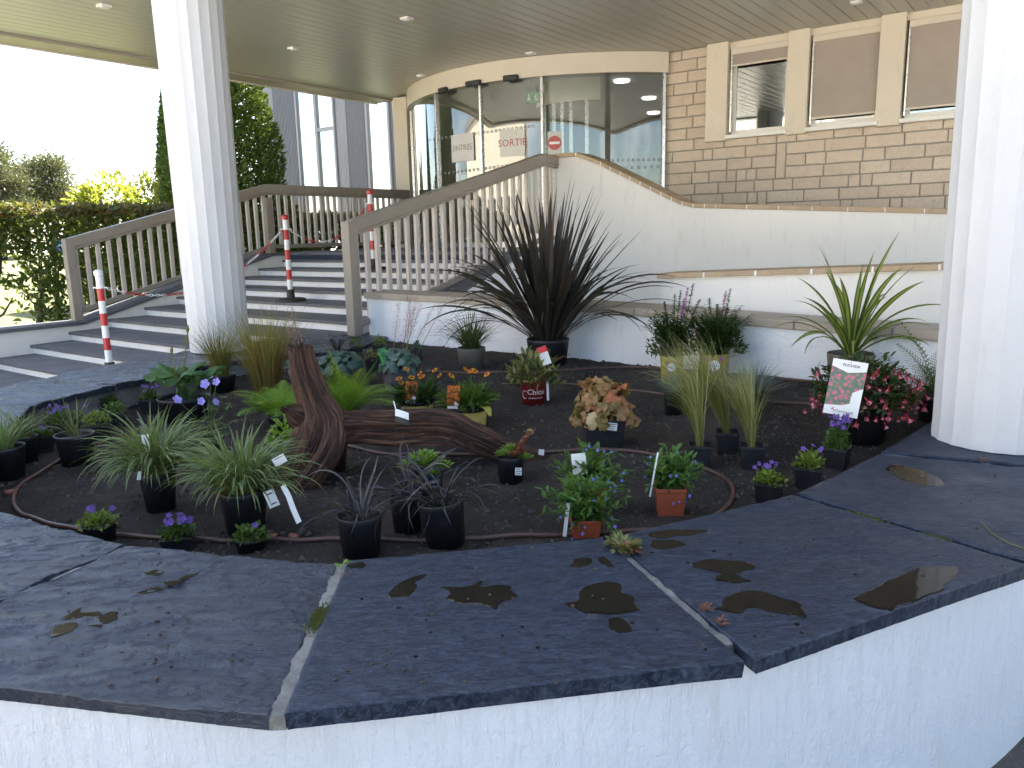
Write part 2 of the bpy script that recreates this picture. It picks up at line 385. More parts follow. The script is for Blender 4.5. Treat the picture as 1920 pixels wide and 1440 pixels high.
def slab(i):
    i0, o0, g0 = J[i]; i1, o1, g1 = J[i + 1]
    def sh(p, q, r, g):       # move p towards q by g
        d = (q - p); return p + d.normalized() * g
    a0, b0 = sh(i0, i1, 0, g0), sh(o0, o1, 0, g0); a1, b1 = sh(i1, i0, 0, g1), sh(o1, o0, 0, g1)
    cleft = 1.0 if i >= 4 else .12
    big = i in (2, 3, 4, 5)
    nu, nv = (210, 120) if i in (4, 5) else (120, 70) if big else (60, 34)
    rnd = Vector((i * 3.7, i * 1.3, 0)); vs = []; fs = []
    tilt = .004 * math.sin(i * 2.1)
    for iu in range(nu + 1):
        u = iu / nu; ia = a0.lerp(a1, u); ob = b0.lerp(b1, u)
        for iv in range(nv + 1):
            v = iv / nv; p = ia.lerp(ob, v)
            e = min(u, 1 - u) * (a1 - a0).length; e2 = min(v, 1 - v) * (b0 - a0).length; ed = min(e, e2)
            p = p.copy()
            if ed < .0001:
                jj = noise.noise_vector(p * 5 + rnd) * .0025 + noise.noise_vector(p * 60) * .0012; p.x += jj.x; p.y += jj.y
            w = Vector((p.x * 1.6 + p.y * .6, p.y * 5.0 - p.x * 1.1, i * 5.0))
            n1 = noise.fractal(w * 1.3, 1.0, 2.1, 5) * .5
            n1 += .10 * noise.fractal(w * 5.5, 1.0, 2.1, 4); t = n1 * 9; f = math.floor(t); fr = t - f
            h = (f + sstep((fr - .84) / .16)) / 9 * .026 * cleft + .0012 * noise.noise(w * 6) * (.4 + cleft)
            h += tilt * (u - .5) * 2
            h -= .0015 * max(0, 1 - ed / .006) ** 2 + .009 * max(0, noise.noise(p * 18 + rnd) - .25) * max(0, 1 - ed / .02)
            vs.append(Vector((p.x, p.y, h - .006 * cleft)))
    row = nv + 1
    for iu in range(nu):
        for iv in range(nv):
            k = iu * row + iv; fs.append((k, k + 1, k + row + 1, k + row))
    border = [iv for iv in range(row)] + [iu * row + nv for iu in range(1, nu + 1)] + [nu * row + iv for iv in range(nv - 1, -1, -1)] + [iu * row for iu in range(nu - 1, 0, -1)]
    c = len(vs); m = (a0 + b0 + a1 + b1) / 4
    for k in border:
        p = vs[k]; d = (Vector((m.x, m.y, 0)) - Vector((p.x, p.y, 0))).normalized() * .004
        vs.append(Vector((p.x + d.x, p.y + d.y, -.036)))
    nb = len(border)
    for k in range(nb): fs.append((border[(k + 1) % nb], border[k], c + k, c + (k + 1) % nb))
    fs.append(tuple(c + k for k in range(nb)))
    mb = MB(); mb.add(vs, fs)
    o = put('coping_slab', mb, M['slate_cleft' if i >= 4 else 'slate'], planter)
    me = o.data
    for pl in me.polygons: pl.use_smooth = abs(pl.normal.z) > .5
for i in range(len(J) - 1): slab(i)
for i in range(1, len(J) - 1):
    a, b, g = J[i]; d = (b - a).normalized(); n = Vector((-d.y, d.x, 0)) * (g + .003); mb = MB(); K = 60; vs = []
    a = a - d * -.004; b = b - d * .004 if i != 3 else a.lerp(b, .88)
    for k in range(K + 1):
        p = a.lerp(b, k / K); w = 1 + .35 * noise.noise(p * 30) + .2 * noise.noise(p * 90)
        z = -.011 + .007 * noise.noise(p * 22)
        vs += [p - n * w + Vector((0, 0, -.035)), p - n * w + Vector((0, 0, z)), p + n * w + Vector((0, 0, z + .001)), p + n * w + Vector((0, 0, -.035))]
    fs = [(4 * k + j, 4 * k + j + 1, 4 * k + j + 5, 4 * k + j + 4) for k in range(K) for j in range(3)] + [(3, 2, 1, 0), (4 * K, 4 * K + 1, 4 * K + 2, 4 * K + 3)]
    mb.add(vs, fs); put('mortar_joint', mb, M['mortar'] if i in (2, 3, 4) else M['concrete'], planter)
    if i in (2, 4):
        for t0, t1 in (((.40, .52),) if i == 4 else ((.3, .42), (.62, .7))):
            mb = MB()
            for _ in range(420):
                p = a.lerp(b, random.gauss((t0 + t1) / 2, (t1 - t0) / 3.2)) + n * random.gauss(0, .45); q_ = random.uniform(.0015, .004)
                mb.add([p + Vector((q_, 0, -.004)), p + Vector((-q_ * .5, q_, -.004)), p + Vector((-q_ * .5, -q_, -.004)), p + Vector((random.gauss(0, .001), 0, q_ * .8))], [(0, 1, 3), (1, 2, 3), (2, 0, 3)])
            put('moss_strip', mb, M['moss'], planter, kind='stuff')
def wall_loop(inset, z0, z1, which):
    pts = []
    for k in range(len(J)):
        a, b, g = J[k]; d = (b - a).normalized()
        pts.append((b - d * inset) if which == 'o' else (a + d * inset))
    return pts
# body of the wall
oo = wall_loop(.052, 0, 0, 'o'); ii = wall_loop(.035, 0, 0, 'i')
mb = MB(); n = len(oo)
def strip(P, z0, z1, flip, sub=14):
    q = []
    for k in range(n - 1):
        for t in range(sub):
            f = t / sub; A_, B_, C_, D_ = P[max(0, k - 1)], P[k], P[k + 1], P[min(n - 1, k + 2)]
            q.append(.5 * ((2 * B_) + (C_ - A_) * f + (2 * A_ - 5 * B_ + 4 * C_ - D_) * f * f + (3 * B_ - A_ - 3 * C_ + D_) * f ** 3))
    q.append(P[-1]); m = len(q)
    vs = [p + Vector((0, 0, z0)) for p in q] + [p + Vector((0, 0, z1)) for p in q]
    mb.add(vs, [((k, k + 1, m + k + 1, m + k) if flip else (k + 1, k, m + k, m + k + 1)) for k in range(m - 1)])
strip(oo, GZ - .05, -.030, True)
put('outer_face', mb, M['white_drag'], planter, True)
mb = MB(); strip(ii, GZ - .05, -.030, False); put('inner_face', mb, M['concrete'], planter)
mb = MB()
for k in range(n - 1):
    mb.add([oo[k] + Vector((0, 0, -.032)), oo[k + 1] + Vector((0, 0, -.032)), ii[k + 1] + Vector((0, 0, -.032)), ii[k] + Vector((0, 0, -.032))], [(0, 1, 2, 3)])
put('wall_top', mb, M['concrete'], planter)
# soil
mb = MB(); NX, NY = 150, 170; idx = {}
poly = [J[k][0] - (J[k][1] - J[k][0]).normalized() * -.05 for k in range(len(J))] + [W(4.62, 4.6), W(4.52, 0), W(4.4, -1.5)]
def inside(x, y):
    c = False; m = len(poly)
    for k in range(m):
        p, q = poly[k], poly[(k + 1) % m]
        if (p.y > y) != (q.y > y) and x < (q.x - p.x) * (y - p.y) / (q.y - p.y) + p.x: c = not c
    return c
X0, X1, Y0, Y1 = -2.7, 3.6, 1.6, 6.4
for i in range(NX):
    for j in range(NY):
        cx = X0 + (X1 - X0) * (i + .5) / NX; cy = Y0 + (Y1 - Y0) * (j + .5) / NY
        if inside(cx, cy):
            f = []
            for di, dj in ((0, 0), (1, 0), (1, 1), (0, 1)):
                k = (i + di, j + dj)
                if k not in idx:
                    x = X0 + (X1 - X0) * k[0] / NX; y = Y0 + (Y1 - Y0) * k[1] / NY; p = Vector((x, y, 0))
                    idx[k] = len(mb.v); mb.v.append(Vector((x, y, soil_h(p) + .008 * noise.fractal(p * 16, 1, 2, 4))))
                f.append(idx[k])
            mb.f.append(tuple(f))
put('planting_soil', mb, M['soil'], kind='structure', smooth=True)
# crumbs, bark chips and bits of straw on the soil
def soil_point():
    while True:
        x = random.uniform(X0, X1); y = random.uniform(Y0, Y1)
        if inside(x, y): return Vector((x, y, soil_h(Vector((x, y, 0)))))
for nm, cnt, col, szr in (('soil_crumbs', 16000, (.070, .060, .052), (.003, .012)), ('soil_clods', 2600, (.060, .051, .044), (.008, .022)), ('bark_chips', 2600, (.075, .05, .033), (.002, .008)), ('straw_bits', 420, (.22, .18, .12), (.002, .009))):
    mb = MB()
    for _ in range(cnt):
        p = soil_point(); r = random.uniform(*szr) * random.uniform(.5, 1)
        e = Euler((random.uniform(-.5, .5), random.uniform(-.5, .5), random.uniform(0, 6.3))).to_matrix()
        if nm in ('soil_crumbs', 'soil_clods'):
            k = [Vector((1, 0, 0)), Vector((-.5, .8, 0)), Vector((-.5, -.8, 0)), Vector((0, 0, .9))]
            mb.add([p + e @ (q * r) - Vector((0, 0, .001)) for q in k], [(0, 1, 3), (1, 2, 3), (2, 0, 3)])
        else:
            mb.box(p + Vector((0, 0, r * .25)), r * 2, r * (.8 if nm == 'bark_chips' else .16), r * .3, e)
    o = put(nm, mb, plain(nm, col, .95, .4, 40), kind='stuff')
    tag(o, {'soil_crumbs': 'loose crumbs of dark soil spread over the planter bed', 'soil_clods': 'larger clods of dark soil strewn over the planter bed', 'bark_chips': 'small brown bark chips scattered on the dark soil', 'straw_bits': 'pale bits of straw scattered on the dark soil'}[nm], 'soil debris')

# ------------------------------------------------------------------ stair
RS = .0875
SN = [6.37, 6.0, 5.64, 5.27, 4.885, 4.49, 4.085, 3.67, 3.30, 2.92, 2.54, 2.16]      # nosings, top to bottom
stair = thing('staircase', 'wide outdoor stair of white risers and slate treads leading to the entrance', 'stairs', W(4.2, 6.6, GZ))
random.seed(11)
for k, sn in enumerate(SN):
    z = (6 - k) * RS - .004; back = (SN[k - 1] + .06) if k else 6.44
    a_r = 4.90 if k < 6 else (4.95 if k == 6 else 4.80)
    mb = MB(); mb.obox(sn + .03, back + .1, a_r, 8.36, GZ - .02, z - .029); put('riser', mb, M['white_paint'], stair)
    cuts = [a_r]; x = a_r
    while x < 8.0: x += random.uniform(.75, 1.15); cuts.append(min(x, 8.34))
    if 8.34 - cuts[-1] < .3: cuts[-1] = 8.34
    else: cuts.append(8.34)
    for a0, a1 in zip(cuts, cuts[1:]):
        if a1 - a0 < .05: continue
        mb = MB(); K = 14; lo = []; hi = []
        for j in range(K + 1):
            a = a0 + .003 + (a1 - a0 - .006) * j / K; ds = .010 * noise.noise(Vector((a * 4, sn * 3, 0))) + .004 * noise.noise(Vector((a * 25, sn * 3, 4)))
            for (s_, z_) in ((sn + ds, z - .028), (sn + ds, z - .001), (sn + ds + .006, z), (back, z + .001)): lo.append(W(s_, a, z_))
        fs = [(4 * j + q, 4 * j + q + 1, 4 * j + q + 5, 4 * j + q + 4) for j in range(K) for q in range(3)] + [(4 * j, 4 * j + 4, 4 * j + 7, 4 * j + 3) for j in range(K)] + [(0, 3, 2, 1), (4 * K, 4 * K + 1, 4 * K + 2, 4 * K + 3)]
        mb.add(lo, fs); put('tread_slab', mb, M['slate_tread'], stair)
LZ = 7 * RS
mb = MB(); mb.obox(6.43, 12.5, 4.72, 8.62, GZ, LZ - .03); put('landing_base', mb, M['white_paint'], stair)
mb = MB(); mb.obox(6.405, 6.428, 4.9, 8.3, 6 * RS, LZ - .03); put('dark_riser', mb, M['slate'], stair)
random.seed(3)
for i in range(5):
    for j in range(4):
        s0 = 6.40 + i * .62; a0 = 4.74 + j * .90
        mb = MB(); mb.obox(s0 + .003, s0 + .617, a0 + .003, min(a0 + .897, 8.34), LZ - .0295, LZ + random.uniform(-.001, .001)); put('landing_slab', mb, M['slate_tread'], stair, bevel=.002)
# side wall on the left with its sloping slate coping
sw = thing('stair_side_wall', 'low white wall with slate coping along the hedge side of the stair', 'wall', W(4, 8.47, GZ))
prof = [(-3.0, .0), (3.82, .0), (6.22, LZ + .0), (9.0, LZ + .0)]
for k in range(3):
    (s0, z0), (s1, z1) = prof[k], prof[k + 1]; mb = MB(); mb.obox(s0, s1, 8.32, 8.60, GZ - .02, z0 - .035, z1 - .035); put('wall', mb, M['white_fine'], sw)
    L_ = s1 - s0; m = max(1, round(L_ / .85))
    for j in range(m):
        t0, t1 = j / m, (j + 1) / m; g = .003
        ps_ = s0 + L_ * t0 + g; pe = s0 + L_ * t1 - g; za = z0 + (z1 - z0) * t0; zb = z0 + (z1 - z0) * t1
        mb = MB(); mb.box8([W(ps_, 8.285, za - .034), W(ps_, 8.63, za - .034), W(pe, 8.63, zb - .034), W(pe, 8.285, zb - .034), W(ps_, 8.285, za + random.uniform(-.003, .003)), W(ps_, 8.63, za), W(pe, 8.63, zb), W(pe, 8.285, zb + random.uniform(-.003, .003))])
        put('coping_slab', mb, M['slate_tread'], sw, bevel=.004)
# stringer under the right railing
st = thing('stair_stringer', 'sloping white stringer with slate coping under the railing beside the dark flax plant', 'wall', W(5.3, 4.75, 0))
mb = MB(); mb.obox(4.74, 6.45, 4.62, 4.86, -.16, .02, LZ - .05); put('wall', mb, M['white_paint'], st)
for j in range(3):
    t0, t1 = j / 3, (j + 1) / 3; s0 = 4.60 + 1.82 * t0 + .003; s1 = 4.60 + 1.82 * t1 - .003; za = .012 + (LZ - .02) * t0; zb = .012 + (LZ - .02) * t1
    mb = MB(); mb.box8([W(s0, 4.58, za - .03), W(s0, 4.895, za - .03), W(s1, 4.895, zb - .03), W(s1, 4.58, zb - .03), W(s0, 4.58, za), W(s0, 4.895, za), W(s1, 4.895, zb), W(s1, 4.58, zb)]); put('coping_slab', mb, M['slate_tread'], st, bevel=.003)

# ------------------------------------------------------------------ railings
def railing(label, runs, a, posts, hang=0.0):
    """runs: [(s0, top z0, s1, top z1, base z0, base z1)]"""
    r0 = runs[0]; t = thing('railing', label, 'railing', W(r0[0], a, r0[4]))
    for (s0, z0, s1, z1, b0, b1) in runs:
        mb = MB(); hw = .045
        P, Q = W(s0, a, z0), W(s1, a, z1)
        for (dw, zt, zb) in ((hw, 0, -.10), (hw * .78, -.10, -.13)):
            q = []
            for zz in (zb, zt):
                q += [W(s0, a - dw, z0 + zz), W(s0, a + dw, z0 + zz), W(s1, a + dw, z1 + zz), W(s1, a - dw, z1 + zz)]
            mb.box8(q)
        put('handrail', mb, M['rail'], t, bevel=.006)
        mb = MB(); q = []
        for zz in (.035, .085):
            q += [W(s0, a - .02, b0 + zz), W(s0, a + .02, b0 + zz), W(s1, a + .02, b1 + zz), W(s1, a - .02, b1 + zz)]
        mb.box8(q); put('bottom_rail', mb, M['rail'], t, bevel=.003)
        n = max(2, round((s1 - s0) / .118)); bm = None
        for k in range(n):
            f = (k + .5) / n; s = s0 + (s1 - s0) * f; za = b0 + (b1 - b0) * f + .06; zt = z0 + (z1 - z0) * f - .10
            mb = MB(); mb.obox(s - .021, s + .021, a - .015, a + .015, za, zt); put('baluster', mb, M['baluster'], t, bevel=.002)
    for s, zb, zt in posts:
        mb = MB(); mb.obox(s - .045, s + .045, a - .0455, a + .0455, zb, zt); put('post', mb, M['rail'], t, bevel=.005)
    return t
railing('taupe painted railing along the hedge side of the stair, running on to the doors', [(3.83, .845, 6.29, 1.465, .03, LZ + .02), (6.29, 1.465, 8.85, 1.465, LZ + .02, LZ + .02)], 8.35 + .08, [(3.83, .0, .84), (6.29, LZ, 1.3), (8.8, LZ, 1.4)])
railing('taupe painted railing rising from the planter behind the dark flax plant', [(4.33, .925, 7.10, 1.615, .012, LZ + .06), (7.10, 1.615, 7.40, 1.600, LZ + .06, LZ + .06)], 4.785, [(4.33, .004, .915)])

# ------------------------------------------------------------------ columns
def column(p, label, r0):
    mb = MB(); prof = []; NF = 20; SUBD = 6; n = NF * SUBD; rings = [0, .02, .06, .5, 1.0, 1.5, 2.0, 2.5, 2.93]
    for z in rings:
        for k in range(n):
            t = 2 * math.pi * k / n; fr = (k % SUBD) / SUBD
            r = (r0 + .009 * z) * (1 - .022 * math.sin(math.pi * fr) ** .8) * (1 + .004 * noise.noise(Vector((math.cos(t) * 2, math.sin(t) * 2, z * 2))))
            if z < .03: r *= 1.01
            mb.v.append(Vector((p[0] + r * math.cos(t), p[1] + r * math.sin(t), z + (.002 if z == 0 else 0))))
    for i in range(len(rings) - 1):
        for k in range(n):
            a = i * n + k; b = i * n + (k + 1) % n; mb.f.append((a, b, b + n, a + n))
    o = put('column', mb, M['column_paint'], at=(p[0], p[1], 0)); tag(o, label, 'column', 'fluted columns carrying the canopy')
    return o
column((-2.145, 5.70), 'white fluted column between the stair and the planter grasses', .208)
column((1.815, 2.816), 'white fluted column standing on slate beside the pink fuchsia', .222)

# ------------------------------------------------------------------ back walls of the planter
bw = thing('planter_back_wall', 'low white roughcast wall with beige tile ledge behind the potted plants', 'wall', W(4.5, 2.4, -.1))
LG = [(4.80, 4.46, .345), (3.4, 4.44, .333), (2.4, 4.42, .318), (1.5, 4.41, .288), (.6, 4.42, .262), (-1.2, 4.42, .24)]     # a, front s, top z
def lg(a):
    for (a0, s0, z0), (a1, s1, z1) in zip(LG, LG[1:]):
        if a <= a0 and a >= a1: t = (a0 - a) / (a0 - a1); return s0 + (s1 - s0) * t, z0 + (z1 - z0) * t
    return LG[0][1:] if a > LG[0][0] else LG[-1][1:]
mb = MB(); K = 30; q = []
for k in range(K + 1):
    a = 4.78 + (-1.2 - 4.78) * k / K; s, z = lg(a); q += [W(s + .025, a, -.25), W(s + .025, a, z - .052), W(s + .24, a, z - .052), W(s + .24, a, -.25)]
mb.add(q, [(4 * k + j, 4 * k + 4 + j, 4 * k + 5 + j, 4 * k + j + 1) for k in range(K) for j in range(3)] + [(0, 1, 2, 3)])
put('wall', mb, M['white_rough'], bw)
k = 0; a = 4.80
while a > -1.1:
    ln = .50; a1 = a - ln; s0, z0 = lg(a - .003); s1, z1 = lg(a1 + .003)
    mb = MB(); mb.box8([W(s0, a - .003, z0 - .05), W(s0 + .33, a - .003, z0 - .05), W(s1 + .33, a1 + .003, z1 - .05), W(s1, a1 + .003, z1 - .05), W(s0, a - .003, z0), W(s0 + .33, a - .003, z0 + .002), W(s1 + .33, a1 + .003, z1 + .002), W(s1, a1 + .003, z1)])
    put('ledge_tile', mb, M['beige_tile'], bw, bevel=.006); a = a1
mb = MB(); q = []
for k in range(K + 1):
    a = 4.79 + (-1.2 - 4.79) * k / K; s, z = lg(a); q += [W(s + .006, a, z - .048), W(s + .006, a, z - .0025), W(s + .3, a, z - .0025), W(s + .3, a, z - .048)]
mb.add(q, [(4 * k + j, 4 * k + 4 + j, 4 * k + 5 + j, 4 * k + j + 1) for k in range(K) for j in range(3)]); put('grout', mb, M['mortar'], bw)
# middle wall with tan tiles
mw = thing('middle_wall', 'smooth white wall with tan tile cap stepped above the beige ledge', 'wall', W(4.8, 1, .2))
def mz(a): return .515 + (.585 - .515) * (2.27 - a) / 1.6
mb = MB(); mb.box8([W(4.75, 2.27, .1), W(5.0, 2.27, .1), W(5.0, -1.2, .1), W(4.75, -1.2, .1), W(4.75, 2.27, mz(2.27) - .036), W(5.0, 2.27, mz(2.27) - .036), W(5.0, -1.2, mz(-1.2) - .036), W(4.75, -1.2, mz(-1.2) - .036)]); put('wall', mb, M['white_fine'], mw)
mb = MB(); mb.box8([W(4.735, 2.28, mz(2.28) - .04), W(5.01, 2.28, mz(2.28) - .04), W(5.01, -1.2, mz(-1.2) - .04), W(4.735, -1.2, mz(-1.2) - .04), W(4.735, 2.28, mz(2.28) - .033), W(5.01, 2.28, mz(2.28) - .033), W(5.01, -1.2, mz(-1.2) - .033), W(4.735, -1.2, mz(-1.2) - .033)]); put('bed_joint', mb, M['white_paint'], mw)
a = 2.295
while a > -1.1:
    a1 = a - .33; g = .006; mb = MB(); q = []
    for zz in (-.033, 0.0):
        q += [W(4.715, a - g, mz(a) + zz), W(5.03, a - g, mz(a) + zz), W(5.03, a1 + g, mz(a1) + zz), W(4.715, a1 + g, mz(a1) + zz)]
    mb.box8(q); put('cap_tile', mb, M['tan_tile'], mw, bevel=.004)
    mb = MB(); q = []
    for zz in (-.032, -.003):
        q += [W(4.718, a1 + g, mz(a1) + zz), W(5.02, a1 + g, mz(a1) + zz), W(5.02, a1 - g, mz(a1) + zz), W(4.718, a1 - g, mz(a1) + zz)]
    mb.box8(q); put('tile_joint', mb, M['white_paint'], mw); a = a1
# tall wall with the S-curved tan cap
tw = thing('ramp_wall', 'tall cream white wall with curved tan brick cap below the stone facade', 'wall', W(7.4, 3, 0))
TP = [(ps(x, y, 7.35)) for x, y in [(1043, 289), (1062, 284), (1085, 286), (1110, 293), (1150, 314), (1200, 338), (1250, 363), (1275, 375), (1295, 381), (1330, 382), (1500, 385), (1640, 388), (1768, 391), (1900, 394)]]
TP = [(p.dot(eA), p.z) for p in TP] + [(-1.2, .86)]
TP[0] = (4.80, TP[0][1])
def tz(a):
    for (a0, z0), (a1, z1) in zip(TP, TP[1:]):
        if a <= a0 and a >= a1: return z0 + (z1 - z0) * (a0 - a) / (a0 - a1)
    return TP[0][1] if a > TP[0][0] else TP[-1][1]
K = 120; q = []; mb = MB()
for k in range(K + 1):
    a = 4.80 + (-1.2 - 4.80) * k / K; q += [W(7.35, a, -.4), W(7.35, a, tz(a) - .042), W(7.60, a, tz(a) - .042), W(7.60, a, -.4)]
mb.add(q, [(4 * k + j, 4 * k + 4 + j, 4 * k + 5 + j, 4 * k + j + 1) for k in range(K) for j in range(3)] + [(0, 1, 2, 3)]); put('wall', mb, M['white_fine'], tw)
a = 4.81; g = .004
while a > -1.1:
    ln = .115 if 2.95 < a < 4.4 else .30
    a1 = a - ln; q = []; mb = MB()
    for zz in (-.041, 0.0):
        q += [W(7.32, a - g, tz(a - g) + zz), W(7.63, a - g, tz(a - g) + zz), W(7.63, a1 + g, tz(a1 + g) + zz), W(7.32, a1 + g, tz(a1 + g) + zz)]
    mb.box8(q); put('cap_brick', mb, M['tan_tile'], tw, bevel=.004)
    q = []; mb = MB()
    for zz in (-.041, -.004):
        q += [W(7.323, a1 + g, tz(a1) + zz), W(7.62, a1 + g, tz(a1) + zz), W(7.62, a1 - g, tz(a1) + zz), W(7.323, a1 - g, tz(a1) + zz)]
    mb.box8(q); put('cap_joint', mb, M['white_paint'], tw); a = a1
mb = MB(); mb.obox(4.72, 9.2, -1.2, 4.6, GZ, -.12); o = put('ramp_floor', mb, M['paving'], kind='structure')

# ------------------------------------------------------------------ canopy
ZC = 2.90
cp = thing('canopy', 'broad flat canopy over the entrance lined with grey metal boards', 'canopy', W(5, 5, ZC))
AEND = -.75
def s_front(a): return 2.95 + .012 * (a - 4.0) ** 2
bw_ = .145; a = 9.06; k = 0
while a > AEND:
    s0 = s_front(a); mb = MB(); c = a - bw_ / 2; e = .0025
    x0, x1 = a - e, a - bw_ + e; s1 = 9.24
    prof_ = [(x0, ZC + .02), (x0, ZC + .005), (x0 - .008, ZC), (x1 + .008, ZC), (x1, ZC + .005), (x1, ZC + .02)]
    vs = [W(s0, p, z) for p, z in prof_] + [W(s1, p, z) for p, z in prof_]; n_ = len(prof_)
    mb.add(vs, [(j, j + 1, n_ + j + 1, n_ + j) for j in range(n_ - 1)] + [tuple(reversed(range(n_))), tuple(range(n_, 2 * n_))])
    put('ceiling_board', mb, M['board'], cp); a -= bw_
mb = MB(); mb.obox(s_front(9.4), 9.3, 9.075, 9.42, ZC - .03, ZC + .35); put('edge_beam', mb, M['board_trim'], cp, bevel=.01)
mb = MB(); mb.obox(s_front(9.4), 9.3, 9.425, 9.46, ZC - .045, ZC + .36); put('drip_edge', mb, M['cream_metal'], cp, bevel=.006)
mb = MB(); mb.obox(s_front(AEND), 9.3, AEND - .35, AEND - .01, ZC - .03, ZC + .35); put('edge_beam', mb, M['board_trim'], cp, bevel=.01)
mb = MB(); q = []; K = 60
for k in range(K + 1):
    a = 9.42 - (9.42 - AEND) * k / K; s = s_front(a); q += [W(s - .25, a, ZC - .03), W(s + .02, a, ZC - .03), W(s + .02, a, ZC + .35), W(s - .25, a, ZC + .35)]
mb.add(q, [(4 * k + j, 4 * k + (j + 1) % 4, 4 * k + 4 + (j + 1) % 4, 4 * k + 4 + j) for k in range(K) for j in range(4)]); put('front_fascia', mb, M['white_metal'], cp)
mb = MB(); q = []
for k in range(K + 1):
    a = 9.42 - (9.42 - AEND) * k / K; s = s_front(a); q += [W(s, a, ZC + .30), W(9.3, a, ZC + .30)]
mb.add(q, [(2 * k, 2 * k + 1, 2 * k + 3, 2 * k + 2) for k in range(K)]); put('roof_deck', mb, M['concrete'], cp)
mb = MB(); q = []
for k in range(K + 1):
    a = 9.42 - (9.42 - AEND) * k / K; s = s_front(a); q += [W(s, a, ZC + .021), W(9.3, a, ZC + .021)]
mb.add(q, [(2 * k, 2 * k + 2, 2 * k + 3, 2 * k + 1) for k in range(K)]); put('ceiling_backing', mb, M['board_trim'], cp)
for x, y in ((195, 10), (550, 90), (763, 34), (995, 99), (790, 141), (1606, 3)):
    p = pz(x, y, ZC); mb = MB(); s, a = SA(p)
    mb.obox(s - .05, s + .05, a - .05, a + .05, ZC - .018, ZC + .01); o = put('downlight', mb, M['white_metal'], cp, bevel=.006)
    m2 = MB(); m2.lathe(p + Vector((0, 0, -.024)), [(.036, 0), (.036, .005), (.03, .006)], 16); o2 = put('lens', m2, M['white_plastic'], o)
# =================================================================== ENTRANCE BUILDING
FS = 9.25
def brickmat():
    m, n, b = newmat('split_stone_brick'); T = NT(n); v = coords(T)
    oi = T.node('ShaderNodeObjectInfo')
    c = ramp(T, oi.outputs['Random'], [(0, (.62, .52, .42)), (.5, (.68, .575, .465)), (1, (.72, .62, .51))])
    cr = noisen(T, coords(T, (1, 1, 2.0)), 26, 6, .7, 1.6)
    c = mixc(T, ramp(T, cr, [(.55, 0), (.62, .55)]), c, (.30, .21, .14))
    c = mixc(T, ramp(T, noisen(T, v, 9, 4), [(.4, 0), (.8, .5)]), c, (.70, .61, .51))
    T.L(c, b.inputs['Base Color']); b.inputs['Roughness'].default_value = .85
    T.L(bump(T, cr, .8, -.012), b.inputs['Normal']); return m
M['brick'] = brickmat()
bd = thing('entrance_building', 'stone faced entrance building with cream window surrounds behind the curved wall', 'building', W(FS, 2, GZ))
A0, A1, ZB0, CH = 4.42, -1.5, .15, .132
wins = [(1372, 1480), (1522, 1650), (1698, 1830)]
def fa(x, y=170): return ps(x, y, FS).dot(eA)
WIN = [(fa(x0), fa(x1)) for x0, x1 in wins]; WIN.append((fa(1880), fa(1880) - .72)); SILL = 1.865; PIL = [(fa(1329), fa(1372)), (fa(1479), fa(1522)), (fa(1648), fa(1698))]
mb = MB(); mb.obox(FS + .012, FS + .3, A1, A0, GZ, SILL); mb.obox(FS + .012, FS + .3, PIL[0][0] + .001, A0, SILL, ZC); put('mortar_wall', mb, M['mortar_grey'], bd)
rows = int((ZC - ZB0) / CH) + 1; occ = [[] for _ in range(rows)]
random.seed(21)
bmesh_cache = {}
def brick(a_l, ln, z, h):
    key = (round(ln, 3), round(h, 3))
    if key not in bmesh_cache:
        mb = MB(); x = ln / 2 - .006; zz = h / 2 - .006; d = .016; e = .005
        def P(u, w, s): return -eA * u + Vector((0, 0, w)) + eB * s
        jit = lambda: random.uniform(-.0025, .0025)
        outer = [P(-x + jit(), -zz + jit(), 0), P(x + jit(), -zz + jit(), 0), P(x + jit(), zz + jit(), 0), P(-x + jit(), zz + jit(), 0)]
        mid = [P(u * (x - .001) , w * (zz - .001), -d + e) for u, w in ((-1, -1), (1, -1), (1, 1), (-1, 1))]
        fr = [P(u * (x - e), w * (zz - e), -d + jit()) for u, w in ((-1, -1), (1, -1), (1, 1), (-1, 1))]
        mb.add(outer + mid + fr, [(0, 1, 5, 4), (1, 2, 6, 5), (2, 3, 7, 6), (3, 0, 4, 7), (4, 5, 9, 8), (5, 6, 10, 9), (6, 7, 11, 10), (7, 4, 8, 11), (8, 9, 10, 11)])
        bmesh_cache[key] = mb.mesh('brick', M['brick'])
    inst('brick', bmesh_cache[key], bd, W(FS + .012, a_l - ln / 2, z + h / 2))
vis_lo = {}
for r in range(rows): occ[r] = []
for r in range(0, rows - 2):
    for _ in range(2):
        if random.random() < .32:
            a = random.uniform(-1.2, 4.2)
            if r * CH + ZB0 + 3 * CH > SILL and a < PIL[0][0] + .25: continue
            if all(all(abs(a - q) > .35 for q, w in occ[r + d]) for d in range(3)):
                for d in range(3): occ[r + d].append((a, .11))
                brick(a, .11, ZB0 + r * CH, CH * 3)
for r in range(rows):
    z = ZB0 + r * CH; h = min(CH, ZC - z)
    if z > ZC - .03: break
    if z + CH * .4 > SILL: end = PIL[0][0] + .005
    else: end = -1.45
    if z < .62: continue
    if z + CH > SILL and end < 1: h = max(.04, SILL - z)
    segs = sorted(occ[r], reverse=True); a = A0 - .005; stops = [(q, w) for q, w in segs if q < A0] + [(end, 0)]
    for q, w in stops:
        while a - q > .02:
            ln = random.choice([.42, .40, .38, .30, .22, .12]); rest = a - q
            if rest - ln < .09: ln = rest
            if ln > .50: ln = rest / 2
            ln = round(ln / .01) * .01 if rest - ln > .02 else rest
            brick(a, ln, z, h); a -= ln
        a = q - w
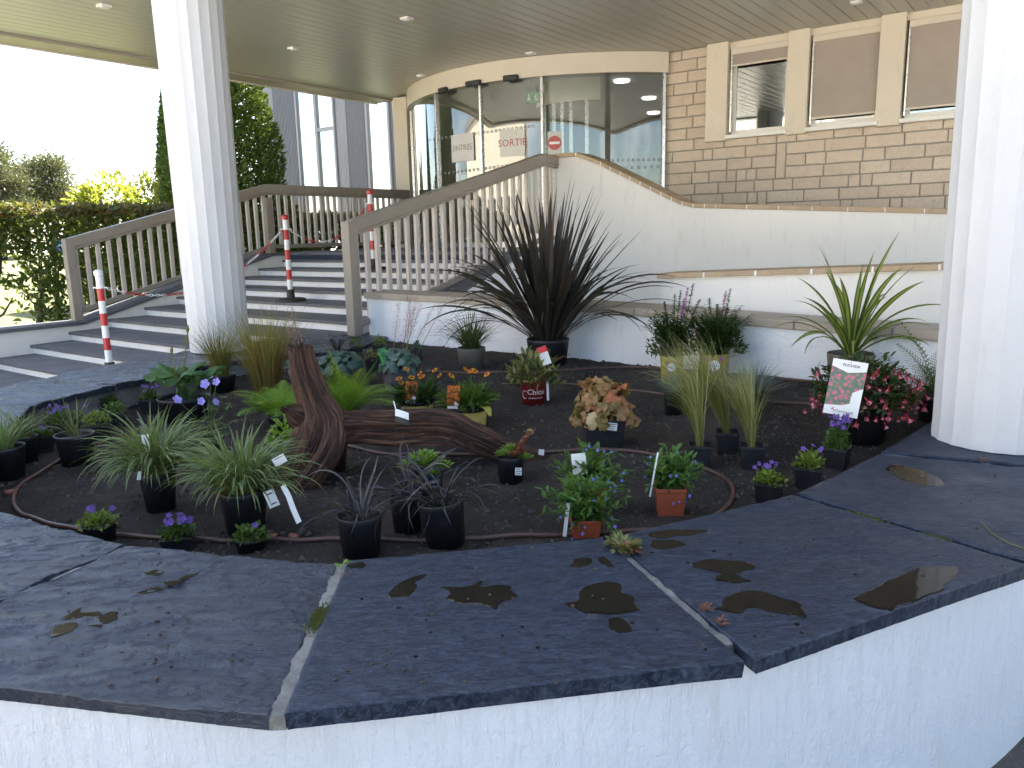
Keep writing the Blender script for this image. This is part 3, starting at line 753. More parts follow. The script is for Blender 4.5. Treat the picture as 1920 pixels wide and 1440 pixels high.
# pilasters, sill, windows
for a0, a1 in PIL + [(fa(1830), fa(1880)), (fa(1880) - .72, -1.5)]:
    fw = (a0 - a1)
    mb = MB(); mb.obox(FS - .10, FS + .2, a1 + .02, a0, SILL - .06, ZC - .002); put('pilaster', mb, M['cream'], bd, bevel=.008)
mb = MB(); mb.obox(FS - .02, FS + .25, -1.5, PIL[0][1] + .02, ZC - .075, ZC - .003); put('head_band', mb, M['cream'], bd)
M['blind'] = plain('taupe_roller_blind', (.38, .33, .29), .8, .06, 3, .0005, 300)
for i, (a0, a1) in enumerate(WIN):
    w = put('window', (lambda mb: [mb.obox(FS + 0.015, FS + 0.055, a1, a0, SILL, SILL + .055), mb.obox(FS + 0.015, FS + 0.055, a1, a0, ZC - .13, ZC - .075), mb.obox(FS + 0.015, FS + 0.055, a0 - .05, a0, SILL + .055, ZC - .13), mb.obox(FS + 0.015, FS + 0.055, a1, a1 + .05, SILL + .055, ZC - .13), mb][-1])(MB()), M['white_metal'], bd, bevel=.004)
    mb = MB(); mb.obox(FS + 0.030, FS + 0.037, a1 + .05, a0 - .05, SILL + .055, ZC - .13); put('pane', mb, M['facade_glass'], w)
    mb = MB(); mb.obox(FS - 0.075, FS - 0.015, a1 + .006, a0 - .006, ZC - .155, ZC - .085); put('blind_box', mb, M['cream_metal'], w, bevel=.01)
    zb = (SILL + .105, SILL + .105)[0] if i else ZC - .26
    mb = MB(); mb.obox(FS - 0.045, FS - 0.041, a1 + .02, a0 - .02, zb, ZC - .155); put('roller_blind', mb, M['blind'], w)
    mb = MB(); mb.obox(FS - 0.051, FS - 0.035, a1 + .018, a0 - .018, zb - .02, zb); put('blind_bar', mb, M['cream_metal'], w, bevel=.004)
    for a_ in (a0 - .012, a1 + .012):
        mb = MB(); mb.obox(FS - 0.055, FS - 0.030, a_ - .008, a_ + .008, SILL + .03, ZC - .155); put('guide_rail', mb, M['metal'], w)
    mb = MB(); mb.obox(FS - 0.125, FS + 0.015, a1 - .02, a0 + .02, SILL - .045, SILL - .003); put('sill', mb, M['white_metal'], w, bevel=.004)
# sun-blocking mass above, wall beside, and the lobby behind the glass
mb = MB(); mb.obox(9.6, 22, -16, 8.9, 3.3, 14.5); put('shading_storeys', mb, M['cream'], bd)  # unseen storeys, made tall so their shadow covers the forecourt
mb = MB(); mb.obox(9.4, 9.6, -16, -1.5, GZ, 3.3); put('wing_wall', mb, M['white_fine'], bd)
mb = MB(); mb.obox(9.55, 9.57, -1.5, PIL[0][1], 1.0, ZC); put('room_back', mb, M['concrete'], bd)
LB = {}
mb = MB(); mb.obox(16.0, 16.2, 3.0, 9.3, GZ, 3.3); put('lobby_back_wall', mb, M['cream'], bd)
mb = MB(); mb.obox(9.3, 16.0, 2.98, 3.1, GZ, 3.3); put('lobby_side_wall', mb, M['cream'], bd)
mb = MB(); mb.obox(9.5, 16.0, 9.2, 9.3, GZ, 3.3); put('lobby_side_wall', mb, M['cream'], bd)
mb = MB(); mb.obox(9.25, 16.0, 3.1, 9.2, 3.0, 3.1); put('lobby_ceiling', mb, M['white_paint'], bd)
mb = MB(); mb.obox(12.5, 16.0, 3.1, 9.2, LZ - .1, LZ); put('lobby_floor', mb, M['beige_tile'], bd)
mb = MB(); mb.obox(15.9, 15.98, 4.2, 8.4, LZ, 2.6); put('lobby_window', mb, (lambda m: m)(plain('bright_wall', (.7, .72, .7), .6)), bd)
M['lamp'] = (lambda t: (t[2].inputs['Emission Color'].__setattr__('default_value', (1, .93, .8, 1)), t[2].inputs['Emission Strength'].__setattr__('default_value', .55), t[0])[-1])(newmat('lit_ceiling_lamp'))
for s, a in ((10.6, 4.6), (10.9, 5.9), (12.2, 4.4), (12.6, 6.3), (13.8, 5.0), (14.2, 7.0)):
    mb = MB(); mb.lathe(W(s, a, 2.97), [(.11, 0), (.12, .015), (.115, .03)], 24); o = put('ceiling_lamp', mb, M['lamp'], bd)
mb = MB(); mb.lathe(W(12.0, 4.9, LZ), [(.16, 0), (.16, 2.4)], 20); put('lobby_pillar', mb, M['cream'], bd, True)
mb = MB(); mb.obox(13.2, 13.7, 6.2, 8.6, LZ, LZ + 1.05); put('reception_desk', mb, M['tan_tile'], bd)
# ------------------------------------------------------------------ curved glass entrance
dr = thing('curved_glass_entrance', 'curved glass sliding door screen with cream header under the canopy', 'entrance', W(8.3, 6.7, LZ))
Ra, Sc, Ac = 2.98, 0, 6.72          # arc: chord 4.40 .. 9.05
half = 2.12; sag = 1.0; Ac = 6.50; Ra = (half * half + sag * sag) / (2 * sag); APEX = 8.22; SC = APEX + Ra
def arc(a, dr_=0.0):
    """point of the arc at building coordinate a, pushed outwards by dr_"""
    th = math.asin(max(-1, min(1, (a - Ac) / Ra))); r = Ra + dr_; return W(SC - r * math.cos(th), Ac + r * math.sin(th), 0)
def arc_a(x, y):
    """which a on the arc the pixel column x crosses"""
    d = ray(x, y); lo = None; best = None
    for k in range(2000):
        a = Ac - half + 2 * half * k / 1999; p = arc(a); c = d.x * p.y - d.y * p.x
        if best is None or abs(c) < best[0]: best = (abs(c), a)
    return best[1]
AL, AR = Ac + half, Ac - half
HB = .80 + 1.773 * 1.05
def arcband(a0, a1, z0, z1, d0, d1, K=24):
    mb = MB(); q = []
    for k in range(K + 1):
        a = a0 + (a1 - a0) * k / K; i, o = arc(a, d0), arc(a, d1); q += [o + Vector((0, 0, z0)), o + Vector((0, 0, z1)), i + Vector((0, 0, z1)), i + Vector((0, 0, z0))]
    mb.add(q, [(4 * k + j, 4 * k + (j + 1) % 4, 4 * k + 4 + (j + 1) % 4, 4 * k + 4 + j) for k in range(K) for j in range(4)] + [(3, 2, 1, 0), (4 * K, 4 * K + 1, 4 * K + 2, 4 * K + 3)])
    return mb
put('header', arcband(AL, AR, HB, ZC - .004, -.10, .06, 60), M['cream_metal'], dr, True).data.polygons.foreach_set('use_smooth', [False] * 242)
put('threshold', arcband(AL, AR, LZ + .002, LZ + .07, -.06, .03, 60), M['metal'], dr)
MUL = [AL - .03, arc_a(821, 260), arc_a(903, 240), arc_a(1017, 220), AR + .02]
for a, w in zip(MUL, (.05, .035, .03, .03, .04)):
    p = arc(a); n_ = (p - W(SC, Ac)).normalized(); tdir = Vector((-n_.y, n_.x, 0)); mb = MB(); q = []
    for z in (LZ + .07, HB):
        q += [p + tdir * sx * w / 2 + n_ * sn * .03 + Vector((0, 0, z)) for sx, sn in ((-1, -1), (1, -1), (1, 1), (-1, 1))]
    mb.box8(q); put('mullion', mb, M['metal'], dr, bevel=.004)
for a0, a1 in zip(MUL, MUL[1:]):
    mb = MB(); K = 24; q = []
    for k in range(K + 1):
        a = a0 + (a1 - a0) * k / K; p = arc(a); q += [p + Vector((0, 0, LZ + .07)), p + Vector((0, 0, HB))]
    mb.add(q, [(2 * k, 2 * k + 2, 2 * k + 3, 2 * k + 1) for k in range(K)]); o = put('pane', mb, M['glass'], dr, True)
    o['label'] = 'curved clear glass pane'
# inner screen of the lobby airlock, a second curve further in
for s_off, zz in ((1.9, 0),):
    put('inner_header', arcband(AL - .3, AR + .3, HB, 2.98, -1.9 - .1, -1.9, 40), M['cream_metal'], dr)
    for f in (.15, .36, .5, .64, .85):
        a = AL - .3 + (AR + .3 - AL + .3) * f; p = arc(a, -1.95); mb = MB(); mb.box(p + Vector((0, 0, (LZ + HB) / 2)), .05, .05, HB - LZ); put('inner_mullion', mb, M['metal'], dr)
# movement sensors on the header
for x, y, w in ((840, 169, 21), (895, 156, 31), (963, 146, 27)):
    a = arc_a(x, y); p = arc(a, .085); n_ = (arc(a) - W(SC, Ac)).normalized(); t_ = Vector((-n_.y, n_.x, 0))
    p.z = EYE + ray(x, y).z * (p.y / ray(x, y).y); mb = MB(); ln = w * p.y / F_PX * 1.05; q = []
    for z, d in ((-.035, -.025), (.03, -.025)):
        pass
    q = [p + t_ * sx * ln / 2 + n_ * sn * .028 + Vector((0, 0, z)) for z in (-.033, .033) for sx, sn in ((-1, -1), (1, -1), (1, 1), (-1, 1))]
    mb.box8(q); put('movement_sensor', mb, M['black_plastic'], dr, bevel=.012)
# printed notices, stickers and dotted bands on the glass
def text_mesh(body, size, mat, name='lettering', ext=.0006, bold=False):
    cu = bpy.data.curves.new(name, 'FONT'); cu.body = body; cu.size = size; cu.align_x = 'CENTER'; cu.align_y = 'CENTER'; cu.extrude = ext
    cu.resolution_u = 2
    if bold: cu.offset = size * .018
    o = bpy.data.objects.new('tmp_text', cu); COL.objects.link(o); bpy.context.view_layer.update()
    me = bpy.data.meshes.new_from_object(o.evaluated_get(bpy.context.evaluated_depsgraph_get())); bpy.data.objects.remove(o); bpy.data.curves.remove(cu)
    me.materials.clear(); me.materials.append(mat); me.name = name; return me
def frame(n_, up=Vector((0, 0, 1))):
    """rotation whose z looks along n_ and whose y is near up"""
    z = n_.normalized(); x = up.cross(z).normalized(); y = z.cross(x); return Matrix((x, y, z)).transposed()
def card(name, c, n_, w, h, mat, parent, th=.002, up=Vector((0, 0, 1))):
    Rm = frame(n_, up); mb = MB(); mb.box(c, w, h, th, Rm); return put(name, mb, mat, parent), Rm
def on_glass(x, y, off=-.012):
    a = arc_a(x, y); p = arc(a, off); r = ray(x, y); p.z = EYE + r.z * (p.y / r.y); return p, (arc(a) - W(SC, Ac)).normalized()
PXM = lambda p: p.y / F_PX
M['glare_paper'] = plain('glare_notice_paper', (.50, .50, .48), .3, .03, 9)  # notice paper and reds dulled in colour, imitating reflections over the glass
p, n_ = on_glass(868, 277, .008); c, Rm = card('notice', p, n_, 58 * PXM(p), 48 * PXM(p), M['glare_paper'], dr)
inst('lettering', text_mesh('ENTREE', .105, M['grey_print']), dr, p + n_ * .002 - Vector((0, 0, .0)), Rm)
p, n_ = on_glass(961, 268, .008); c, Rm = card('notice', p, n_, 50 * PXM(p), 46 * PXM(p), M['glare_paper'], dr)
inst('lettering', text_mesh('SORTIE', .125, plain('glare_red', (.36, .09, .075), .6, .03, 9)), dr, p + n_ * .002, Rm)
p, n_ = on_glass(1040, 268, .008); card('sticker', p, n_, 26 * PXM(p), 40 * PXM(p), M['glare_paper'], dr)
Rm = frame(n_); mb = MB(); mb.lathe(p + n_ * .003, [(.085, 0), (.085, .002)], 32, Rm); put('no_entry_disc', mb, plain('glare_red_disc', (.40, .06, .06), .3, .03, 9), dr)
card('no_entry_bar', p + n_ * .006, n_, .13, .03, M['paper'], dr)
p, n_ = on_glass(868, 333, -.012); card('small_notice', p, n_, .11, .13, M['paper'], dr); card('notice_heading', p + n_ * .002 + Vector((0, 0, .045)), n_, .10, .025, M['red_print'], dr)
M['dots'] = plain('grey_glass_dots', (.24, .25, .26), .6, .05)
for (xa, xb, ya, yb, cnt) in ((806, 1000, 262, 236, 26), (820, 995, 327, 305, 24), (1120, 1245, 301, 299, 14), (1150, 1245, 316, 312, 9)):
    mb = MB()
    for k in range(cnt):
        x = xa + (xb - xa) * k / (cnt - 1); y = ya + (yb - ya) * k / (cnt - 1); p, n_ = on_glass(x, y, .004); Rm = frame(n_); w = .030
        for sx, sy, dx, dy in ((-.4, 0, .25, 1), (.4, 0, .25, 1), (0, .42, .6, .2), (0, -.42, .6, .2)): mb.box(p + Rm @ Vector((sx * w, sy * w, 0)), dx * w, dy * w, .001, Rm)
    o = put('dotted_band', mb, M['dots'], dr, kind='stuff')
ex = thing('exit_sign', 'small green emergency exit sign with arrow and running figure inside the glass', 'sign', pY(998, 183, 10.7))
c0 = pY(998, 183, 10.7); n_ = (-c0 * 1.0); n_.z = 0; n_.normalize(); cc, Rm = card('panel', c0, n_, .185, .14, M['green_sign'], ex, .02)
for (x, y, w, h) in ((-.045, .012, .012, .06), (-.045, -.028, .05, .012), (-.045, -.014, .034, .02), (.045, .03, .016, .016), (.045, .004, .02, .03), (.035, -.03, .012, .032), (.055, -.03, .012, .032), (.028, .008, .016, .01), (.072, 0, .006, .09), (.055, .044, .034, .006)):
    mb = MB(); mb.box(c0 + Rm @ Vector((x, y, .0115)), w, h, .002, Rm); put('pictogram', mb, M['paper'], ex)
mb = MB(); mb.box(c0 + Vector((0, 0, (2.98 - c0.z) / 2 + .06)), .01, .01, 2.98 - c0.z - .12); put('hanger', mb, M['metal'], ex)
# jamb of the screen on the left
mb = MB(); mb.obox(9.10, 9.4, 8.62, 8.90, LZ, ZC - .035); put('jamb', mb, M['cream'], dr, bevel=.006)

# ------------------------------------------------------------------ grey metal building
def corr(name, col):
    m, n, b = newmat(name); T = NT(n); v = coords(T)
    T.L(ramp(T, noisen(T, v, .8, 4), [(.3, [x * .92 for x in col]), (.7, col)]), b.inputs['Base Color']); b.inputs['Roughness'].default_value = .42; b.inputs['Metallic'].default_value = .25
    return m
M['corr'] = corr('grey_corrugated_steel', (.115, .122, .145)); M['corr_light'] = corr('pale_corrugated_steel', (.23, .24, .265))
gb = thing('metal_clad_building', 'grey corrugated metal building with tall narrow windows beyond the railing', 'building', W(12.5, 12, GZ))
GS = 13.2
def ga(x): return ps(x, 270, GS).dot(eA)
def cladding(a0, a1, mat, s=GS, z0=GZ, z1=9.5, pitch=.055):
    mb = MB(); q = []; a = a0; k = 0; pr = []
    while a > a1:
        pr += [(a, 0), (a - pitch * .35, 0), (a - pitch * .5, -.012), (a - pitch * .85, -.012)]; a -= pitch
    for a, d in pr: q += [W(s + d, a, z0), W(s + d, a, z1)]
    mb.add(q, [(2 * k, 2 * k + 2, 2 * k + 3, 2 * k + 1) for k in range(len(pr) - 1)]); put('cladding', mb, mat, gb)
def gwin(x0, x1, tr, s=GS):
    a0, a1 = ga(x0), ga(x1); f = .06
    mb = MB()
    for a in (a0, a1 + f): mb.obox(s - .05, s + .06, a - f, a, GZ, 9.5)
    for z in tr: mb.obox(s - .045, s + .055, a1 + f, a0 - f, z - .04, z + .04)
    w = put('window_frame', mb, M['corr_light'], gb)
    zz = [GZ] + tr + [9.5]
    for z0, z1 in zip(zz, zz[1:]):
        mb = MB(); mb.obox(s + .0, s + .01, a1 + f, a0 - f, z0 + .04, z1 - .04); put('pane', mb, M['window_glass'], w)
cladding(ga(488), ga(517), M['corr_light']); cladding(ga(517), ga(560), M['corr']); gwin(560, 598, [1.9, 5.4]); gwin(596, 632, [3.35, 5.6])
cladding(ga(632), ga(652), M['corr_light']); cladding(ga(652), ga(690), M['corr']); gwin(690, 734, [1.35, 4.4]); cladding(ga(734), ga(790), M['corr'])
mb = MB(); mb.obox(GS + 2.6, GS + 2.8, ga(790), ga(488), GZ, 9.4); put('inner_wall', mb, plain('pale_green_wall', (.17, .20, .15), .8), gb)
mb = MB(); mb.obox(GS - .02, GS + 4, ga(790), ga(488), 9.5, 9.7); put('roof', mb, M['corr'], gb)
mb = MB(); mb.obox(GS - .01, GS + 4, ga(488), ga(488) + .1, GZ, 9.5); put('end_wall', mb, M['corr'], gb)

# ------------------------------------------------------------------ pale house across the forecourt (seen in the reflections)
hb = thing('pale_annex', 'long pale ribbed annex building across the forecourt mirrored in the entrance glass', 'building', W(-20, 22, GZ))
mb = MB(); mb.obox(-28, -20, 10, 40, GZ, 7.5); put('wall', mb, M['cream'], hb)
mb = MB(); mb.obox(-28.3, -19.7, 9.7, 40.3, 7.5, 7.9); put('roof', mb, plain('grey_roof_edge', (.2, .2, .2), .7), hb)
for k in range(20):
    a = 10.6 + k * 1.5; mb = MB(); mb.obox(-20, -19.82, a, a + .18, GZ, 7.5); put('rib', mb, M['white_fine'], hb)
    if k % 2: mb = MB(); mb.obox(-20.02, -19.96, a + .45, a + 1.25, 1.2, 2.6); put('window', mb, M['black_plastic'], hb)

# ------------------------------------------------------------------ barrier posts and chains
def chain_post(x, y, z, htop, label):
    b = pz(x, y, z); t = thing('chain_post', label, 'barrier post', b, 'red and white chain barrier')
    h = htop; n = 7; r = .026
    mb = MB(); mb.lathe(b, [(.15, .002), (.15, .018), (.13, .028), (.045, .034), (.045, .03)], 24); put('base', mb, M['black'], t)
    mb = MB(); mb.lathe(b, [(.040, .034), (.038, .11), (.030, .115)], 16); put('socket', mb, M['black'], t)
    seg = (h - .115) / n
    for k in range(n):
        mb = MB(); mb.lathe(b + Vector((0, 0, .115 + k * seg)), [(r, 0), (r, seg)], 20); put('stripe', mb, M['white_plastic'] if k % 2 == 0 else M['red_plastic'], t, False)
    mb = MB(); mb.lathe(b + Vector((0, 0, h)), [(r + .003, 0), (r + .008, .006), (r + .009, .035), (r * .6, .048)], 20); put('cap', mb, M['white_plastic'] if 'hedge' in label else M['red_plastic'], t)
    mb = MB(); mb.lathe(b + Vector((0, 0, h - .10)), [(r + .002, 0), (r + .006, .004), (r + .006, .014), (r + .002, .018)], 20); mb.tube([b + Vector((r + .004, 0, h - .092)), b + Vector((r + .03, 0, h - .092))], .006, 6); mb.tube([b - Vector((r + .004, 0, -h + .092)), b - Vector((r + .03, 0, -h + .092))], .006, 6); put('chain_ring', mb, M['white_plastic'], t)
    return b + Vector((0, 0, h - .09))
k1 = chain_post(208, 705, -.2625, .80, 'red and white post with white cap on the low steps near the hedge')
k2 = chain_post(546, 564, 2 * RS, .80, 'red and white post on black base mid way up the stair')
k3 = chain_post(701, 505, 5 * RS, .80, 'red and white post behind the taupe railing on the upper steps')
def link_mesh(mat):
    mb = MB(); pts = []; 
    for k in range(13):
        t = 2 * math.pi * k / 12; pts.append(Vector((.020 * math.cos(t), .009 * math.sin(t), 0)))
    mb.tube(pts, .0032, 6, False); return mb.mesh('link', mat, True)
lr, lw = link_mesh(M['red_plastic']), link_mesh(M['white_plastic'])
def chain(p, q, sag, label):
    c = thing('chain', label, 'chain', p, 'red and white chain barrier'); N = 60; pts = []
    for k in range(N + 1):
        t = k / N; w = p.lerp(q, t); w.z -= sag * 4 * t * (1 - t); pts.append(w)
    ln = sum((pts[k + 1] - pts[k]).length for k in range(N)); m = int(ln / .031); acc = 0; idx = 0
    for k in range(m):
        d = (k + .5) / m * ln; s = 0
        for j in range(N):
            l_ = (pts[j + 1] - pts[j]).length
            if s + l_ >= d: break
            s += l_
        w = pts[j].lerp(pts[j + 1], (d - s) / l_); dr_ = (pts[j + 1] - pts[j]).normalized()
        rot = dr_.to_track_quat('X', 'Z') @ Euler((math.pi / 2 * (k % 2) + .3, 0, 0)).to_quaternion()
        inst('link', lr if (k // 6) % 2 else lw, c, w, rot)
chain(k1 + Vector((.03, 0, 0)), k2 - Vector((.03, 0, 0)), .28, 'sagging plastic chain between the lower post and the middle post')
chain(k2 + Vector((.03, 0, 0)), k3 - Vector((.03, 0, 0)), .25, 'sagging plastic chain between the middle post and the upper post')
# =================================================================== HEDGE, TREES
M['hedge'] = leafmat('hedge_leaf', (.022, .050, .010), (.07, .10, .02), .45, .3)
M['hedge_top'] = leafmat('bronze_hedge_leaf', (.07, .065, .018), (.15, .085, .035), .5, .28)
M['bark'] = plain('bark', (.055, .045, .035), .9, .3, 14, .006, 60)
M['conifer'] = leafmat('conifer_spray', (.018, .050, .009), (.065, .12, .016), .6, .15, (.13, .19, .025))
M['gold'] = leafmat('golden_leaf', (.13, .17, .02), (.36, .36, .05), .5, .45)
M['pine'] = leafmat('pine_tuft', (.05, .065, .042), (.14, .13, .08), .6, .12)
random.seed(5)
HA, HZT = 9.95, None
hz_top = pa(160, 388, HA - .45).z
hd = thing('hedge', 'clipped bronze green hedge with bare twisted stems beyond the stair wall', 'hedge', W(4, HA, GZ + .2))
mb = MB(); mt = MB()
for _ in range(42000):
    s = random.uniform(.2, 11.0); u = random.random(); top = hz_top + .05 * noise.noise(Vector((s * 2.2, 1, 0))) - (.10 if s > 6.5 else 0)
    lo = .35 + .25 * noise.noise(Vector((s * 1.7, 5, 0))) if s < 3.9 else -.2
    z = lo + (top - lo) * (u ** .8)
    side = random.random()
    if side < .55: a = HA - .45 - .08 * noise.noise(Vector((s * 3, z * 3, 0))) + random.uniform(-.03, .22)
    elif side < .8: a = HA + random.uniform(-.45, .45); z = top + random.uniform(-.10, .03)
    else: a = HA + random.uniform(-.4, .45)
    if s < 3.9 and z < .75 and noise.noise(Vector((s * 2.6, z * 3, 2))) > .18: continue
    d = Vector((random.gauss(0, .7), random.gauss(0, .7) , random.gauss(.35, .5))); n = Vector((random.gauss(0, .5), random.gauss(-.4, .5), random.gauss(.5, .5)))
    ln = random.uniform(.05, .095)
    (mt if z > top - .12 and random.random() < .75 else mb).leaf(W(s, a, z), d, n, ln, ln * .55, .25, .12)
put('foliage', mb, M['hedge'], hd, kind='stuff'); put('young_foliage', mt, M['hedge_top'], hd, kind='stuff')
for k in range(22):
    s = .8 + k * .46 + random.uniform(-.15, .15); b = W(s, HA + random.uniform(-.15, .15), GZ + .15); pts = [b]; d = Vector((random.gauss(0, .25), random.gauss(0, .2), 1))
    for j in range(7):
        d += Vector((random.gauss(0, .28), random.gauss(0, .22), .25)); pts.append(pts[-1] + d.normalized() * .2)
    mb = MB(); mb.tube(pts, [.045 * (1 - .1 * j) for j in range(8)], 7)
    for j in (2, 3, 4):
        dd = Vector((random.gauss(0, .8), random.gauss(0, .5), .6)).normalized(); mb.tube([pts[j], pts[j] + dd * .22, pts[j] + dd * .4 + Vector((0, 0, .12))], [.02, .014, .006], 5)
    put('stem', mb, M['bark'], hd, True)
def conifer(c, H_, r, n, label):
    t = thing('conifer', label, 'conifer', c); mb = MB(); mb.tube([c, c + Vector((0, 0, H_ * .9))], [.09, .02], 8); put('trunk', mb, M['bark'], t, True)
    mb = MB()
    for _ in range(n):
        u = random.random() ** 1.35; z = u * H_; az = random.uniform(0, 6.283)
        rr = r * (1 - u) ** .75 * (1 + .16 * noise.noise(Vector((math.cos(az) * 2.2, math.sin(az) * 2.2, z * 2.4))))
        k = random.random(); rad = rr * (1 - .35 * k * k) if random.random() < .58 else rr * random.uniform(.1, .85)
        o = Vector((math.cos(az), math.sin(az), 0)); p = c + o * rad + Vector((0, 0, z + .12))
        d = o * random.uniform(.3, 1.0) + Vector((random.gauss(0, .35), random.gauss(0, .35), random.uniform(-.1, .9)))
        ln = random.uniform(.05, .13); mb.quadleaf(p, d, o.cross(Vector((0, 0, 1))) + Vector((random.gauss(0, .4), random.gauss(0, .4), random.gauss(0, .4))), ln, ln * .27)
        mb.quadleaf(p + d.normalized() * .02, d + Vector((random.gauss(0, .5), random.gauss(0, .5), .1)), o + Vector((0, 0, random.gauss(.3, .4))), ln * .8, ln * .3)
    put('crown', mb, M['conifer'], t); return t
c = pY(425, 350, 12.0); c.z = GZ + .2; conifer(c, 5.6, 1.22, 46000, 'broad dark green conifer beside the grey metal building')
c = pY(328, 350, 15.5); c.z = GZ + .2; conifer(c, 4.0, .62, 14000, 'narrow yellow green conifer behind the fluted column')
def bush(c, rx, rz, n, mat, label, leaf=.09):
    t = thing('shrub', label, 'shrub', c, 'sunlit shrubs behind the hedge'); mb = MB()
    for k in range(5):
        p = c + Vector((random.gauss(0, rx * .4), random.gauss(0, rx * .3), rz)); mb.tube([c, c.lerp(p, .5) + Vector((0, 0, .1)), p], [.03, .02, .008], 6)
    put('stem', mb, M['bark'], t); mb = MB()
    for _ in range(n):
        v = Vector((random.gauss(0, 1), random.gauss(0, 1), random.gauss(0, 1))).normalized(); k = random.uniform(.72, 1.0) * (1 + .22 * noise.noise(v * 2.6 + c))
        p = c + Vector((v.x * rx * k, v.y * rx * .8 * k, rz * .75 + v.z * rz * .62 * k))
        mb.leaf(p, v + Vector((random.gauss(0, .6), random.gauss(0, .6), random.gauss(.2, .5))), Vector((random.gauss(0, 1), random.gauss(0, 1), 1)), leaf * random.uniform(.7, 1.2), leaf * .5)
    put('foliage', mb, mat, t, kind='stuff')
for x, y, Y, rx, lb in ((205, 352, 12.5, .62, 'rounded golden green shrub glowing in the sun behind the bronze hedge'), (275, 350, 13.2, .55, 'golden green shrub in the sun next to the narrow conifer'), (160, 372, 12.0, .35, 'small golden shrub at the end of the sunlit shrubs by the pines')):
    c = pY(x, y, Y); top = c.z; c.z = GZ + .2; bush(c, rx, (top - c.z) / 1.25, 2600, M['gold'], lb)
def pine(c, H_, cw, n, label):
    t = thing('pine_tree', label, 'pine', c, 'pines on the far lawn'); mb = MB(); mb.tube([c, c + Vector((.3, 0, H_ * .45)), c + Vector((.1, .2, H_ * .92))], [.22, .17, .05], 9); put('trunk', mb, M['bark'], t, True)
    clumps = []
    for k in range(44):
        u = random.uniform(.38, 1.0); az = random.uniform(0, 6.283); rr = cw * (1.25 - u) * random.uniform(.3, 1.1)
        p = c + Vector((math.cos(az) * rr, math.sin(az) * rr, H_ * u)); clumps.append(p)
        mb = MB(); q = c + Vector((.15, .1, H_ * (u - .08))); mb.tube([q, q.lerp(p, .5) + Vector((0, 0, .12)), p], [.06, .04, .015], 5); put('branch', mb, M['bark'], t)
    mb = MB()
    for p in clumps:
        for _ in range(n // 44):
            v = Vector((random.gauss(0, .42), random.gauss(0, .42), random.gauss(0, .24))); d = v + Vector((0, 0, .4)); 
            mb.quadleaf(p + v * cw * .45, d + Vector((random.gauss(0, .4), random.gauss(0, .4), 0)), Vector((random.gauss(0, 1), random.gauss(0, 1), random.gauss(0, 1))), random.uniform(.14, .32), .09)
    put('crown', mb, M['pine'], t, kind='stuff')
for x, Y, ytop, cw, lb in ((92, 50, 292, 2.5, 'rounded pine on the far lawn beside the golden shrubs'), (-6, 46, 264, 2.3, 'taller pine on the far lawn with open crown and gaps'), (40, 52, 318, 2.2, 'shorter pine between two others on the far lawn')):
    c = pY(x, 400, Y); c.z = GZ + .3; top = pY(x, ytop, Y).z; pine(c, top - c.z, cw, 10500, lb)
# blue road sign glimpsed through the hedge
c = pY(120, 461, 24); n_ = -c.copy(); n_.z = 0; n_.normalize()
sg = thing('road_sign', 'round blue road sign with white arrow seen through the hedge stems', 'sign', Vector((c.x, c.y, GZ)))
Rm = frame(n_); mb = MB(); mb.lathe(c, [(.26, 0), (.26, .01)], 32, Rm); put('disc', mb, plain('sign_blue', (.02, .12, .5), .4), sg)
mb = MB(); mb.box(c + Rm @ Vector((-.02, .02, .013)), .28, .06, .004, Rm @ Matrix.Rotation(.5, 3, 'Z')); mb.box(c + Rm @ Vector((.09, .06, .0135)), .05, .17, .004, Rm @ Matrix.Rotation(.5, 3, 'Z')); put('arrow', mb, M['paper'], sg)
mb = MB(); mb.tube([Vector((c.x, c.y, GZ)) - n_ * .02, Vector((c.x, c.y, c.z + .2)) - n_ * .02], .03, 10); put('pole', mb, M['metal'], sg)
